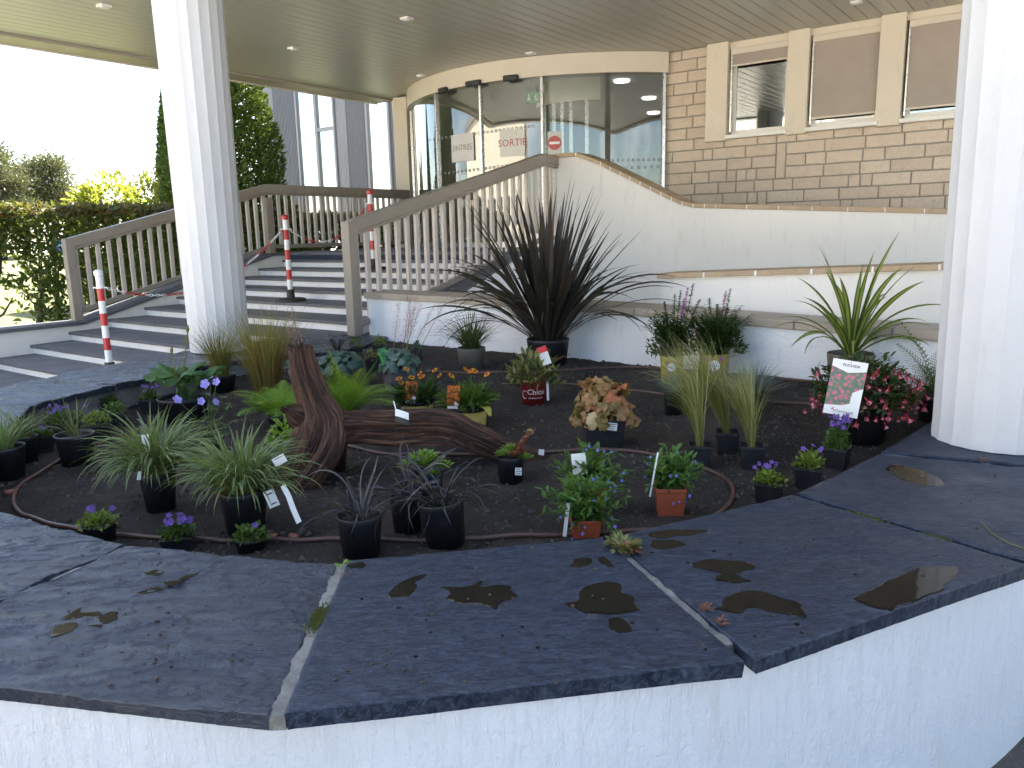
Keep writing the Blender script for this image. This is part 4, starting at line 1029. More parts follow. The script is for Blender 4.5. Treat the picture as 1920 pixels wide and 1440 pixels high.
# =================================================================== POTTED PLANTS
random.seed(101)
def depth(p): return p.y * math.cos(PITCH) - (p.z - EYE) * math.sin(PITCH)
LM = {
 'carex': leafmat('variegated_sedge', (.05, .10, .03), (.16, .22, .07), .45, .25),
 'green': leafmat('fresh_green_leaf', (.035, .085, .016), (.10, .17, .035), .45, .28),
 'dark': leafmat('dark_green_leaf', (.015, .045, .014), (.045, .09, .025), .42, .22),
 'lime': leafmat('lime_green_leaf', (.09, .15, .015), (.22, .28, .04), .5, .3),
 'fern': leafmat('fern_green', (.09, .21, .015), (.24, .40, .045), .5, .35),
 'ferndark': leafmat('dark_fern_green', (.02, .065, .012), (.05, .11, .02), .45, .3),
 'hosta': leafmat('hosta_leaf', (.045, .115, .035), (.09, .18, .055), .38, .25),
 'bluegreen': leafmat('heuchera_silver_leaf', (.035, .075, .06), (.10, .16, .13), .42, .15),
 'amber': leafmat('heuchera_amber_leaf', (.16, .13, .035), (.36, .20, .09), .5, .25, (.42, .11, .05)),
 'amberpale': leafmat('heuchera_buff_leaf', (.42, .30, .14), (.55, .42, .22), .5, .2),
 'straw': leafmat('tawny_grass', (.09, .11, .018), (.27, .21, .06), .55, .25),
 'redstem': leafmat('red_grass_stems', (.13, .045, .025), (.26, .11, .05), .6, .15),
 'pony': leafmat('feather_grass', (.10, .14, .02), (.33, .33, .12), .5, .3),
 'ponytip': leafmat('feather_grass_tips', (.32, .30, .16), (.5, .46, .28), .6, .3),
 'fescue': leafmat('blue_fescue', (.12, .17, .15), (.30, .36, .32), .5, .15),
 'mondo': leafmat('black_mondo_grass', (.018, .017, .022), (.055, .052, .062), .35, .05, (.16, .13, .08)),
 'flax': leafmat('bronze_flax', (.014, .013, .013), (.052, .046, .040), .32, .05, (.085, .05, .03)),
 'flaxgreen': leafmat('dull_green_sedge', (.035, .06, .02), (.13, .15, .06), .5, .2, (.24, .2, .12)),
 'semp': leafmat('houseleek_leaf', (.10, .20, .03), (.24, .36, .07), .45, .2),
 'sempred': leafmat('red_houseleek_leaf', (.16, .045, .03), (.30, .10, .05), .45, .15),
 'bushy': leafmat('cream_edged_leaf', (.045, .075, .02), (.20, .21, .07), .45, .25, (.34, .22, .14)),
 'lobelia': leafmat('lobelia_leaf', (.04, .11, .02), (.11, .21, .04), .45, .3),
 'fuchsia': leafmat('fuchsia_leaf', (.014, .038, .012), (.04, .075, .02), .4, .2, (.09, .03, .02)),
 'lythrum': leafmat('loosestrife_leaf', (.016, .05, .010), (.05, .10, .02), .45, .25),
 'yellowleaf': leafmat('yellowing_leaf', (.35, .34, .06), (.5, .48, .12), .5, .3),
}
def petal(name, c, k=.2):
    return leafmat(name, [x * (1 - k) for x in c], [min(1, x * (1 + k)) for x in c], .5, .25)
FM = {'purple': petal('purple_petal', (.17, .08, .40)), 'violet': petal('violet_petal', (.30, .26, .72)), 'lblue': petal('blue_petal', (.20, .22, .72)),
      'pink': petal('pink_petal', (.70, .38, .46)), 'red': petal('fuchsia_red_petal', (.50, .02, .06)), 'pinkwhite': petal('pale_pink_petal', (.80, .42, .50)),
      'orange': petal('orange_petal', (.72, .25, .02)), 'brown': petal('dark_flower_disc', (.16, .05, .01)), 'magenta': petal('magenta_spike', (.42, .09, .40))}
def edge_attr(me):
    at = me.attributes.new('edge', 'FLOAT', 'POINT'); at.data.foreach_set('value', [0.0 if i % 3 == 1 else 1.0 for i in range(len(me.vertices))])
def striped(name, mid, edge, lo, hi):
    m = leafmat(name, mid, [min(1, x * 1.5) for x in mid], .42, .2); n = m.node_tree; T = NT(n); b = n.nodes['Principled BSDF']
    src = b.inputs['Base Color'].links[0].from_socket; a = T.node('ShaderNodeAttribute', attribute_name='edge')
    c = mixc(T, ramp(T, a.outputs['Fac'], [(lo, 0), (hi, 1)]), src, edge); T.L(c, b.inputs['Base Color']); return m
LM['carex_s'] = striped('white_edged_sedge', (.055, .105, .022), (.34, .37, .20), .60, .85)
LM['yucca_s'] = striped('yellow_striped_flax', (.20, .25, .05), (.035, .075, .022), .36, .52)
# ------------------------------------------------------------------ pots
class P: pass
def potted(name, label, x, yb, w, yr, shape='round', mat='black_plastic', group=None, taper=.78, cat='potted plant', yaw=None, tilt=None, rimmat=None, z=None):
    f = psoil(x, yb); m = depth(f) / F_PX; rt = w * m / 2; rb = rt * taper
    hd_ = Vector((f.x, f.y, 0)).normalized(); c = f + hd_ * rb; c.z = soil_h(Vector((c.x, c.y, 0))) - .004
    fr = c - hd_ * rt
    r = ray(x, yr); ztop = EYE + r.z * (fr.y / r.y); h = max(.03, ztop - c.z)
    t = thing(name, label, cat, c, group); o = P(); o.t = t; o.c = c; o.r = rt; o.h = h; o.m = m; o.hd = hd_
    T_ = Matrix.Identity(3) if tilt is None else Matrix.Rotation(tilt[1], 3, Vector((math.cos(tilt[0]), math.sin(tilt[0]), 0)))
    o.T = T_; yw = random.uniform(-.3, .3) if yaw is None else yaw
    mb = MB(); th = .0022
    if shape == 'round':
        prof = [(rb, 0), (rb + (rt - rb) * .86, h * .86), (rt * .985, h * .87), (rt, h * .985), (rt * .99, h), (rt - th * 1.6, h), (rt * .93, h * .90)]
        mb.lathe(c, prof, 28, T_, False); pt = put('pot', mb, M[mat], t, True)
        sm = MB(); sm.lathe(c, [(rt * .95, h * .84), (rt * .60, h * .875), (rt * .2, h * .89)], 20, T_)
        for pl in pt.data.polygons: pl.use_smooth = len(pl.vertices) == 4
    else:
        q = math.sqrt(2); Rz = T_ @ Matrix.Rotation(math.atan2(hd_.y, hd_.x) + math.pi / 4 + yw, 3, 'Z')
        prof = [(rb * q, 0), ((rb + (rt - rb) * .8) * q, h * .86), (rt * q, h * .87), (rt * q, h), ((rt - th * 2) * q, h), (rt * .92 * q, h * .9)]
        mb.lathe(c, prof, 4, Rz, False); pt = put('pot', mb, M[mat], t, bevel=.0035)
        sm = MB(); sm.lathe(c, [(rt * .97 * q, h * .86), (rt * .6 * q, h * .885), (rt * .2, h * .89)], 4, Rz)
    put('potting_soil', sm, M['soil'], pt)
    o.pot = pt; o.top = c + T_ @ Vector((0, 0, h * .88)); o.rim = c + T_ @ Vector((0, 0, h)); o.rb = rb
    if rimmat:
        mb = MB(); mb.lathe(c, [(rt * 1.0, h * .965), (rt * 1.012, h * .975), (rt * 1.012, h * 1.004), (rt * .97, h * 1.004)], 28, T_, False); mb.f.pop(-1) if False else None; mb.f = [q for q in mb.f if len(q) == 4]; put('rim', mb, M[rimmat], pt, True)
    return o
def tuft(o, n, ln, wd, lean, droop, mat, rad=.45, az=None, azs=3.15, name='grass_blades', seg=7, c=None, edge=False, fold=.18, twist=.5, wob=.0):
    mb = MB(); c = o.top if c is None else c
    for _ in range(n):
        a = random.uniform(0, 6.283) if az is None else random.gauss(az, azs)
        r = o.r * rad * math.sqrt(random.random()); ba = random.uniform(0, 6.283) if az is not None else a + random.gauss(0, .7)
        b = c + Vector((math.cos(ba) * r, math.sin(ba) * r, -.004))
        mb.strap(b, a, random.uniform(*ln), wd * random.uniform(.7, 1.2), random.uniform(*lean), random.uniform(*droop), seg, fold, random.gauss(0, twist), None, random.gauss(0, wob))
    q = put(name, mb, LM[mat], o.t, True, kind='stuff')
    if edge: edge_attr(q.data)
    return q
def dome(o, n, rx, rz, ll, lw, mat, zc=0., up=.5, name='foliage', bend=.3, c=None, squash=1.0, kind='stuff'):
    mb = MB(); c = o.rim + Vector((0, 0, zc)) if c is None else c
    for _ in range(n):
        v = Vector((random.gauss(0, 1), random.gauss(0, 1), abs(random.gauss(0, .9)))).normalized(); k = random.uniform(.35, 1.0) ** .6 * (1 + .2 * noise.noise(v * 3 + c * 9))
        p = c + Vector((v.x * rx * k, v.y * rx * k * squash, v.z * rz * k)); d = v * .8 + Vector((random.gauss(0, .5), random.gauss(0, .5), up + random.gauss(0, .35)))
        l = ll * random.uniform(.65, 1.2); mb.leaf(p - d.normalized() * l * .4, d, Vector((random.gauss(0, .4), random.gauss(0, .4), 1)), l, lw * l / ll, bend * random.uniform(.2, 1.4), .12)
    return put(name, mb, LM[mat], o.t, kind=kind)
def stems(o, ends, mat, r0=.0022, r1=.001, name='stems', c=None):
    mb = MB(); c = o.top if c is None else c
    for e in ends:
        b = c + Vector((random.gauss(0, o.r * .25), random.gauss(0, o.r * .25), 0)); m_ = b.lerp(e, .5) + Vector((0, 0, (e - b).length * .10)); mb.tube([b, m_, e], [r0, (r0 + r1) / 2, r1], 5, False)
    return put(name, mb, LM[mat], o.t, True, kind='stuff')
def flower_mesh(name, r, n, mat, cup=.35, wd=.8, eye=None):
    mb = MB()
    for k in range(n):
        a = 2 * math.pi * k / n; h = Vector((math.cos(a), math.sin(a), 0)); s = Vector((-h.y, h.x, 0)); w = r * wd
        pts = [(0, .1, 0), (.5, .75, .5 * cup), (.85, .7, .85 * cup * .9), (1, .15, cup * .8)]; o = len(mb.v)
        for t, ww, z in pts:
            p = h * r * t + Vector((0, 0, z * r)); mb.v += [p - s * w * ww / 2, p + s * w * ww / 2]
        for i in range(3): q = o + 2 * i; mb.f.append((q, q + 1, q + 3, q + 2))
    return mb.mesh(name, mat)
FLM = {'purple': flower_mesh('flower', .013, 5, FM['purple'], .7, .9), 'violet': flower_mesh('flower', .020, 5, FM['violet'], .3, 1.1), 'lblue': flower_mesh('flower', .009, 5, FM['lblue'], .2, .9)}
def flowers(o, pts, key, sc=1.0, face=None, name='flower'):
    for p in pts:
        d = (Vector((-p.x, -p.y, 0)).normalized() * .7 + Vector((random.gauss(0, .5), random.gauss(0, .5), random.uniform(.1, .9)))).normalized()
        inst(name, FLM[key], o.t, p, d.to_track_quat('Z', 'Y'), sc * random.uniform(.8, 1.2))
def bit(me, c, r, n_=None):
    pass
def tagcard(o, px, py, Y, w, h, mat, roll=0., yaw=0., pitch=0., name='plant_label', th=.0012, lines=0, face=None):
    """a flat label standing at the pixel (px, py), distance Y"""
    c = pY(px, py, Y); n_ = -Vector((c.x, c.y, 0)).normalized(); n_ = Matrix.Rotation(yaw, 3, 'Z') @ n_; Rm = frame(n_) @ Matrix.Rotation(-pitch, 3, 'X') @ Matrix.Rotation(roll, 3, 'Z')
    mb = MB(); mb.box(c, w, h, th, Rm); k = put(name, mb, mat, o.t)
    for j in range(lines):
        mb = MB(); mb.box(c + Rm @ Vector((random.uniform(-.05, .05) * w, h * (.3 - .6 * j / max(1, lines - 1)), th * .6)), w * random.uniform(.45, .75), h * .07, .0006, Rm); put('print', mb, M['ink'], k)
    return k, c, Rm
def photo_mat(name, cols, scale):
    m, n, b = newmat(name); T = NT(n); v = coords(T); vo = T.node('ShaderNodeTexVoronoi'); vo.inputs['Scale'].default_value = scale; T.L(v, vo.inputs['Vector'])
    f = mathn(T, 'ADD', mathn(T, 'MULTIPLY', vo.outputs['Distance'], .8), mathn(T, 'MULTIPLY', noisen(T, v, scale * 1.3, 4), .5))
    T.L(ramp(T, f, [(k / (len(cols) - 1) * .75 + .1, c) for k, c in enumerate(cols)]), b.inputs['Base Color']); b.inputs['Roughness'].default_value = .35; return m
M['ph_orange'] = photo_mat('printed_orange_flowers', [(.75, .38, .04), (.68, .22, .02), (.45, .10, .02), (.16, .06, .02)], 70)
M['ph_fuchsia'] = photo_mat('printed_fuchsias', [(.80, .55, .62), (.70, .12, .25), (.55, .10, .22), (.10, .18, .09), (.09, .12, .12)], 60)
M['ph_green'] = photo_mat('printed_leaves', [(.60, .70, .45), (.10, .40, .08), (.05, .25, .06), (.02, .10, .07)], 50)
M['ph_teal'] = photo_mat('printed_fern', [(.55, .70, .66), (.20, .45, .40), (.08, .28, .28), (.03, .12, .14)], 90)
M['yellow'] = photo_mat('printed_yellow_sleeve', [(.48, .44, .06), (.44, .40, .05), (.40, .36, .07), (.42, .30, .10)], 26)
def wrap_text(body, size, mat, o, zf, off=0., extra=.0012, yaw=0., bold=False):
    me = text_mesh(body, size, mat, 'lettering', .0003, bold); z0 = o.h * zf
    r = o.rb + (o.r - o.rb) * zf + extra; fa_ = math.atan2(-o.hd.y, -o.hd.x) + yaw
    for v in me.vertices:
        an = fa_ + (v.co.x + off) / r; rr = r + v.co.z + (o.r - o.rb) / o.h * v.co.y
        v.co = (math.cos(an) * rr, math.sin(an) * rr, z0 + v.co.y)
    k = link('lettering', me, o.pot); return k
BL = 'small bell flowers in the planter'

# ---- left group -------------------------------------------------------------
def bellflower(x, yb, w, yr, col, nf, label, tall=1.0, shape='square', mat='green', n=170):
    o = potted('bellflower_pot', label, x, yb, w, yr, shape, group='bellflower pots around the bed')
    R_ = o.r * 1.15; dome(o, n, R_, R_ * .9 * tall, .020, .013, mat, -.005)
    pts = []
    for _ in range(int(nf * 1.6)):
        a = random.uniform(0, 6.283); q = R_ * random.uniform(.2, .95); pts.append(o.rim + Vector((math.cos(a) * q, math.sin(a) * q, R_ * tall * random.uniform(.65, 1.1))))
    stems(o, pts, mat); flowers(o, pts, 'purple', .72); return o
o = potted('sedge_pot', 'round black pot of pale striped sedge at the far end of the curved wall', 14, 900, 76, 845); tuft(o, 90, (.10, .22), .0055, (.1, .8), (.4, 1.4), 'carex_s', edge=True)
o = potted('sedge_pot', 'dark pot with fine wispy sedge tucked behind the end pot by the wall', 55, 868, 40, 822); tuft(o, 80, (.10, .20), .004, (.05, .7), (.3, 1.2), 'flaxgreen')
bellflower(86, 850, 32, 818, 'purple', 3, 'small bellflower pot between the wispy sedge and the sparse sedge', .8)
o = potted('sedge_pot', 'wide round black pot with grey rim and a few thin sedge blades', 147, 875, 68, 820, rimmat='grey_plastic'); tuft(o, 34, (.10, .26), .005, (.05, .9), (.3, 1.3), 'flaxgreen', .3)
bellflower(112, 830, 42, 795, 'purple', 12, 'bellflower pot thick with purple flowers beside the concrete inner wall', 1.2)
bellflower(147, 822, 40, 792, 'purple', 1, 'leafy green bellflower pot beside the purple one at the inner wall', 1.1)
bellflower(187, 828, 44, 797, 'purple', 0, 'yellowing bellflower pot standing behind the wide grey rimmed pot', 1.1, mat='lime')
bellflower(219, 803, 38, 776, 'purple', 0, 'fresh green bellflower pot without flowers in front of the inner wall', 1.1)
bellflower(208, 778, 30, 757, 'purple', 0, 'smallest green bellflower pot against the stained inner wall', 1.0)
bellflower(284, 775, 34, 750, 'purple', 10, 'purple bellflower pot half hidden under the hosta leaves', 1.2)
# hosta
def hosta_leaf(b, az, ln, wd, lean, mat, t):
    mb = MB(); h = Vector((math.cos(az), math.sin(az), 0)); s = Vector((-h.y, h.x, 0)); up = Vector((0, 0, 1)); pet = ln * .9; p = b.copy(); K = 4
    pts = [p.copy()]
    for k in range(K): th = lean * .55 + .1 * k; p = p + (h * math.sin(th) + up * math.cos(th)) * pet / K; pts.append(p.copy())
    mb.tube(pts, [.007, .006, .005, .0045, .004], 6, False); N_, C_ = 12, 8; o0 = len(mb.v); p = pts[-1]
    for i in range(N_ + 1):
        t_ = i / N_; th = lean + 1.25 * t_; d = h * math.sin(th) + up * math.cos(th); n = s.cross(d) * -1
        w = wd * (math.sin(math.pi * min(1, t_ ** .62)) ** .8) + .002
        for j in range(C_ + 1):
            u = j / C_ * 2 - 1; fold_ = abs(u) ** 1.5 * .22 * wd + .006 * math.cos(u * 9) * (1 - abs(u)) + .008 * math.sin(t_ * 9 + u * 2 + az) * abs(u)
            mb.v.append(p + s * u * w / 2 + n * -fold_)
        p = p + d * ln / N_
    for i in range(N_):
        for j in range(C_): a = o0 + i * (C_ + 1) + j; mb.f.append((a, a + 1, a + C_ + 2, a + C_ + 1))
    put('leaf', mb, LM[mat], t, True)
o = potted('hosta_pot', 'large black pot of broad leaved hosta with tall seed stalks near the column', 350, 795, 96, 752)
for k in range(17):
    hosta_leaf(o.top + Vector((random.gauss(0, .02), random.gauss(0, .02), 0)), k * 2.4 + random.uniform(-.3, .3), random.uniform(.11, .17), random.uniform(.08, .125), random.uniform(.35, 1.0), 'hosta', o.t)
for x, y in ((352, 622), (322, 662)):
    e = pY(x, y, o.c.y); mb = MB(); b = o.top; mb.tube([b, b.lerp(e, .5) + Vector((0, -.02, .02)), e], [.0045, .004, .003], 6); e2 = e + Vector((.004, 0, .02))
    mb.tube([e - Vector((0, 0, .006)), e + Vector((0, 0, .012)), e2 + Vector((0, 0, .015))], [.003, .010, .003], 7); put('seed_stalk', mb, LM['straw'], o.t, True)
# blue cranesbill
o = potted('cranesbill_pot', 'loose blue cranesbill with five petalled flowers behind the striped sedges', 398, 862, 50, 826)
pts = [pY(x, y, o.c.y + dy) for x, y, dy in ((332, 750, -.05), (378, 752, 0), (404, 754, .0), (397, 708, .02), (406, 716, .0), (385, 720, .05))]
extra = [pY(x, y, o.c.y) for x, y in ((430, 760), (360, 790), (440, 790), (345, 800), (420, 745))]
stems(o, pts + extra, 'green', .002, .0012); FLM['violet2'] = FLM['violet']; flowers(o, pts, 'violet', .95)
mb = MB()
for b in extra + [p.lerp(o.top, .45) for p in pts] + [o.top + Vector((random.gauss(0, .06), random.gauss(0, .06), random.uniform(.02, .10))) for _ in range(14)]:
    for k in range(7):
        a = k / 7 * 6.283; mb.leaf(b, Vector((math.cos(a), math.sin(a), random.gauss(0, .3))), Vector((0, 0, 1)), .030, .010, .3, .05)
put('foliage', mb, LM['green'], o.t, kind='stuff')
# big striped sedges
o = potted('striped_sedge_pot', 'fountain of white striped sedge in a black pot beside the open soil', 303, 962, 66, 893); tuft(o, 400, (.16, .33), .0068, (.05, .80), (.8, 2.6), 'carex_s', .6, edge=True, seg=10)
tagcard(o, 277, 840, o.c.y - .02, .03, .10, M['paper'], .03); tagcard(o, 261, 892, o.c.y - .12, .012, .03, M['paper'], -.2)
o = potted('striped_sedge_pot', 'fountain of white striped sedge with hanging labels next to the driftwood foot', 463, 1002, 88, 930); tuft(o, 400, (.15, .31), .0068, (.05, .85), (.8, 2.6), 'carex_s', .6, edge=True, seg=10)
tuft(o, 24, (.12, .22), .006, (.6, 1.0), (1.2, 1.9), 'redstem', .5, name='dead_blades')
tagcard(o, 524, 863, o.c.y - .02, .042, .03, M['paper'], .45, lines=1); tagcard(o, 509, 935, o.c.y - .08, .034, .060, M['paper'], .30, lines=2)
mb = MB(); pts = [pY(x, y, o.c.y - .06 - .02 * k) for k, (x, y) in enumerate(((530, 910), (541, 930), (550, 955), (561, 980)))]
for a, b in zip(pts, pts[1:]): mb.bar(a, b, .018, .001, Vector((0, -1, .2)))
put('label_strip', mb, M['paper'], o.t)
bellflower(190, 1018, 62, 990, 'purple', 4, 'bellflower pot squeezed between the brown hose and the slate edge at the bend', .75, 'round', 'lime')
bellflower(337, 1030, 58, 1012, 'purple', 14, 'bellflower pot with a thick bunch of purple flowers along the slate edge', 1.0)
bellflower(472, 1036, 62, 1018, 'purple', 1, 'round leaved bellflower pot with one purple flower along the slate edge', .9, 'round', 'green')
# black mondo grass
def mondo(x, yb, w, yr, label, n=26, tilt=None):
    o = potted('black_grass_pot', label, x, yb, w, yr, tilt=tilt, taper=.82, rimmat=None); tuft(o, int(n * 1.5), (.14, .32), .0058, (.1, 1.1), (.7, 2.8), 'mondo', .3, seg=12, fold=.1, twist=1.4, wob=.35); return o
mondo(679, 1050, 86, 978, 'black pot with a few arching black grass blades by the slate joint', 20)
mondo(765, 1004, 62, 938, 'dusty black pot of black grass behind the two front pots', 26)
mondo(838, 1034, 88, 952, 'leaning black pot of tangled black grass beside the brown hose', 38, (1.4, -.10))
# houseleeks
def rosette(o, c, r, n, mat, flat=.5):
    mb = MB(); ga_ = 2.39996
    for k in range(n):
        u = k / n; a = k * ga_; el = .12 + 1.25 * (1 - u) ** 1.1 * 1.0; el = 1.45 - (u ** .6) * 1.25
        d = Vector((math.cos(a) * math.cos(el), math.sin(a) * math.cos(el), math.sin(el) * flat * 1.6)); l = r * (.45 + .6 * u)
        mb.leaf(c + d * r * .08 - Vector((0, 0, r * .25 * u)), d, Vector((0, 0, 1)), l, l * .42, -.12, .22)
    return put('rosette', mb, LM[mat], o.t)
o = potted('houseleek_pot', 'bright green houseleek rosettes in a dark blue printed pot', 803, 936, 62, 893, taper=.82); M['navy'] = plain('navy_plastic', (.012, .018, .05), .4, .1); o.pot.data.materials[0] = M['navy']
c = o.rim + Vector((0, 0, .03)); Mx = Vector((0, 0, 0))
rosette(o, c + Vector((-.005, -.01, .012)), .088, 52, 'semp'); rosette(o, c + Vector((.07, -.03, .0)), .042, 34, 'semp'); rosette(o, c + Vector((-.075, -.015, .0)), .042, 34, 'semp'); rosette(o, c + Vector((.025, -.055, -.02)), .036, 30, 'semp'); rosette(o, c + Vector((-.035, -.07, -.05)), .028, 24, 'semp')
wrap_text('Sempervivum', .019, M['paper'], o, .74)
o = potted('houseleek_pot', 'red and green houseleek with a flower stalk in a dark pot at the log end', 958, 906, 52, 862, taper=.85)
c = o.rim + Vector((0, 0, .014)); rosette(o, c + Vector((-.03, -.02, 0)), .040, 34, 'semp'); rosette(o, c + Vector((.035, .0, 0)), .038, 34, 'sempred'); rosette(o, c + Vector((.06, -.02, -.015)), .038, 30, 'semp'); rosette(o, c + Vector((0, .03, .005)), .045, 34, 'semp'); rosette(o, c + Vector((.012, -.03, .0)), .032, 30, 'sempred')
b = c + Vector((.03, 0, .01)); e = pY(993, 812, o.c.y); mb = MB(); mb.tube([b, b.lerp(e, .5) + Vector((-.006, 0, .0)), e], [.008, .010, .009], 8)
for k in range(60):
    t_ = random.random(); p = b.lerp(e, t_); a = random.uniform(0, 6.283); mb.leaf(p, Vector((math.cos(a), math.sin(a), .9)), Vector((0, 0, 1)), .022, .009, -.1, .2)
put('flower_stalk', mb, LM['sempred'], o.t)
mb = MB()
for k in range(40): v = Vector((random.gauss(0, 1), random.gauss(0, 1), random.gauss(.6, 1))).normalized(); mb.leaf(e + v * .006, v, Vector((0, 1, .3)), .012, .007)
put('flower_cluster', mb, LM['amberpale'], o.t)
tagcard(o, 972, 884, o.c.y - o.r - .006, .026, .030, M['paper'], -.05, lines=3)
# lobelias in terracotta pots
def lobelia(x, yb, w, yr, spread, tall, label, n=46, nf=20):
    o = potted('lobelia_pot', label, x, yb, w, yr, 'square', 'terracotta_plastic', 'trailing lobelias in terracotta pots', .82, yaw=.12)
    ends = []; mb = MB()
    for _ in range(n):
        a = random.uniform(0, 6.283); q = spread * random.uniform(.15, 1.0); e = o.rim + Vector((math.cos(a) * q, math.sin(a) * q * .8, tall * random.uniform(.35, 1.0) * (1.1 - .55 * q / spread) - (.05 if random.random() < .2 else 0))); ends.append(e)
        b = o.top
        for k in range(11):
            t_ = .25 + .75 * k / 10; p = b.lerp(e, t_) + Vector((0, 0, (e - b).length * .4 * t_ * (1 - t_))); d = (e - b).normalized() * .6 + Vector((random.gauss(0, .6), random.gauss(0, .6), random.gauss(.3, .4)))
            mb.leaf(p, d, Vector((random.gauss(0, .3), random.gauss(0, .3), 1)), random.uniform(.020, .038), .011, .3, .1)
    put('foliage', mb, LM['lobelia'], o.t, kind='stuff'); stems(o, ends, 'lobelia', .0016, .0009)
    flowers(o, [e + Vector((0, 0, .004)) for e in random.sample(ends, nf)] + [o.rim + Vector((random.uniform(-1.2, 1.2) * o.r, -o.r * 1.1, -random.uniform(.0, .06))) for _ in range(4)], 'lblue', .62); return o
o = lobelia(1108, 962, 52, 915, .15, .15, 'lobelia pot with blue flowers and a white label standing behind its twin', 90); tagcard(o, 1086, 870, o.c.y - .04, .05, .075, M['paper'], .1, lines=0)
o = lobelia(1097, 1012, 58, 978, .15, .14, 'sprawling lobelia pot with blue flowers touching the slate edge', 90); tagcard(o, 1062, 975, o.c.y - .06, .012, .11, M['paper'], -.12)
o = lobelia(1255, 968, 56, 918, .11, .14, 'upright lobelia pot with trailing blue flowers inside the hose loop', 72); tagcard(o, 1226, 890, o.c.y - .03, .006, .16, M['paper'], -.16)
# right hand bellflowers
bellflower(1441, 944, 52, 910, 'purple', 4, 'low bellflower pot with faded flowers by the slate edge near the hose loop', .9, mat='lime')
bellflower(1514, 921, 50, 880, 'purple', 3, 'upright bellflower pot between its two neighbours at the slate edge', 1.3, mat='lime')
bellflower(1569, 880, 42, 843, 'purple', 22, 'tall bellflower pot full of purple flowers in front of the fuchsia pot', 2.3)
# feather grasses
def pony(x, yb, w, yr, ln, az, azs, lean, droop, label, n=230):
    o = potted('feather_grass_pot', label, x, yb, w, yr, 'square', group='feather grasses in square pots', yaw=.1)
    tuft(o, n, ln, .0028, lean, droop, 'pony', .30, az, azs, seg=8, twist=.4); tuft(o, n // 3, (ln[1] * .9, ln[1] * 1.1), .0022, lean, (droop[0] * 1.2, droop[1] * 1.25), 'ponytip', .3, az, azs, 'pale_tips', 9); return o
pony(1311, 880, 42, 838, (.24, .48), 2.9, .75, (.0, .24), (.2, 1.7), 'feather grass in the pot on the hose side, arching over the yellow sleeves')
pony(1362, 853, 42, 813, (.24, .48), 3.1, .45, (.12, .45), (.2, 1.3), 'feather grass in the rearmost of three square pots, leaning over')
pony(1408, 880, 44, 839, (.20, .38), 2.9, .8, (.0, .34), (.1, 1.1), 'feather grass in the square pot closest to the fuchsia')
o = potted('blue_fescue_pot', 'spiky blue fescue tuft in a black pot behind the feather grasses', 1408, 778, 56, 738); tuft(o, 330, (.12, .21), .0028, (.05, 1.25), (.0, .35), 'fescue', .4)
o = potted('blue_fescue_pot', 'smaller blue fescue pot half hidden behind the arching feather grass', 1263, 782, 40, 735); tuft(o, 160, (.08, .15), .0026, (.05, 1.1), (.0, .4), 'fescue', .4)
# fuchsia
o = potted('fuchsia_pot', 'large black pot of pink fuchsia with a big printed label by the column', 1610, 838, 104, 752, taper=.84)
dome(o, 1500, .225, .21, .036, .017, 'fuchsia', -.03, .1, squash=.9)
mb = MB()
for k in range(4): a = k * 1.571; h = Vector((math.cos(a), math.sin(a), 0)); mb.leaf(Vector((0, 0, 0)), h + Vector((0, 0, .35)), Vector((0, 0, 1)), .030, .010, -.4, .1)
mb.tube([Vector((0, 0, 0)), Vector((0, 0, -.022))], [.004, .003], 6); fu_s = mb.mesh('flower', FM['red'])
mb = MB(); mb.lathe(Vector((0, 0, .002)), [(.004, 0), (.010, .006), (.012, .015), (.010, .019), (.004, .012)], 8); fu_c = mb.mesh('petals', FM['pinkwhite'], True)
for k in range(84):
    a = random.uniform(-3.3, .1) if k < 72 else random.uniform(0, 6.28); q = .225 * random.uniform(.8, 1.15); el = random.uniform(-.3, .85)
    p = o.rim + Vector((math.cos(a) * q * math.cos(el), math.sin(a) * q * .8 * math.cos(el), .20 * math.sin(el) - .03)); rt_ = Euler((math.pi + random.gauss(0, .35), random.gauss(0, .35), random.uniform(0, 6))).to_quaternion()
    f_ = inst('flower', fu_s, o.t, p, rt_, random.uniform(.55, .9)); g_ = link('petals', fu_c, f_)
lc = pY(1585, 728, o.c.y - .215); n_ = -Vector((lc.x, lc.y, 0)).normalized(); Rm = frame(n_) @ Matrix.Rotation(-.13, 3, 'Z') @ Matrix.Rotation(-.10, 3, 'X'); w_, h_ = 61 * depth(lc) / F_PX, 105 * depth(lc) / F_PX
mb = MB(); mb.box(lc, w_, h_, .0012, Rm); lb = put('plant_label', mb, M['paper'], o.t)
ov = lambda pts, z: [lc + Rm @ Vector((x * w_, y * h_, z)) for x, y in pts]
mb = MB(); mb.add(ov([(-.5, .37), (0, .28), (.5, .34), (.5, -.16), (.28, -.24), (0, -.31), (-.5, -.34)], .0010), [tuple(reversed(range(7)))]); put('printed_picture', mb, M['ph_fuchsia'], lb)
mb = MB(); mb.add(ov([(.22, -.06), (.5, .04), (.5, -.30), (.20, -.28)], .0016), [(3, 2, 1, 0)]); put('printed_corner', mb, M['paper'], lb)
for body, sz, y, x, mt_ in (('FUCHSIA', .016, .41, .05, 'ink'), ('Kernisnel', .017, -.42, .10, 'grey_print')):
    inst('lettering', text_mesh(body, sz, M[mt_]), lb, lc + Rm @ Vector((x * w_, y * h_, .0012)), Rm)
for x, y in ((-.26, -.40), (-.20, -.42), (-.23, -.385)):
    mb = MB(); mb.box(lc + Rm @ Vector((x * w_, y * h_, .001)), .005, .005, .0006, Rm); put('print', mb, M['red_print'], lb)
mb = MB(); mb.box(lc + Rm @ Vector((-.05 * w_, -.535 * h_, 0)), .028, .016, .001, Rm); put('barcode_tab', mb, M['paper'], lb)
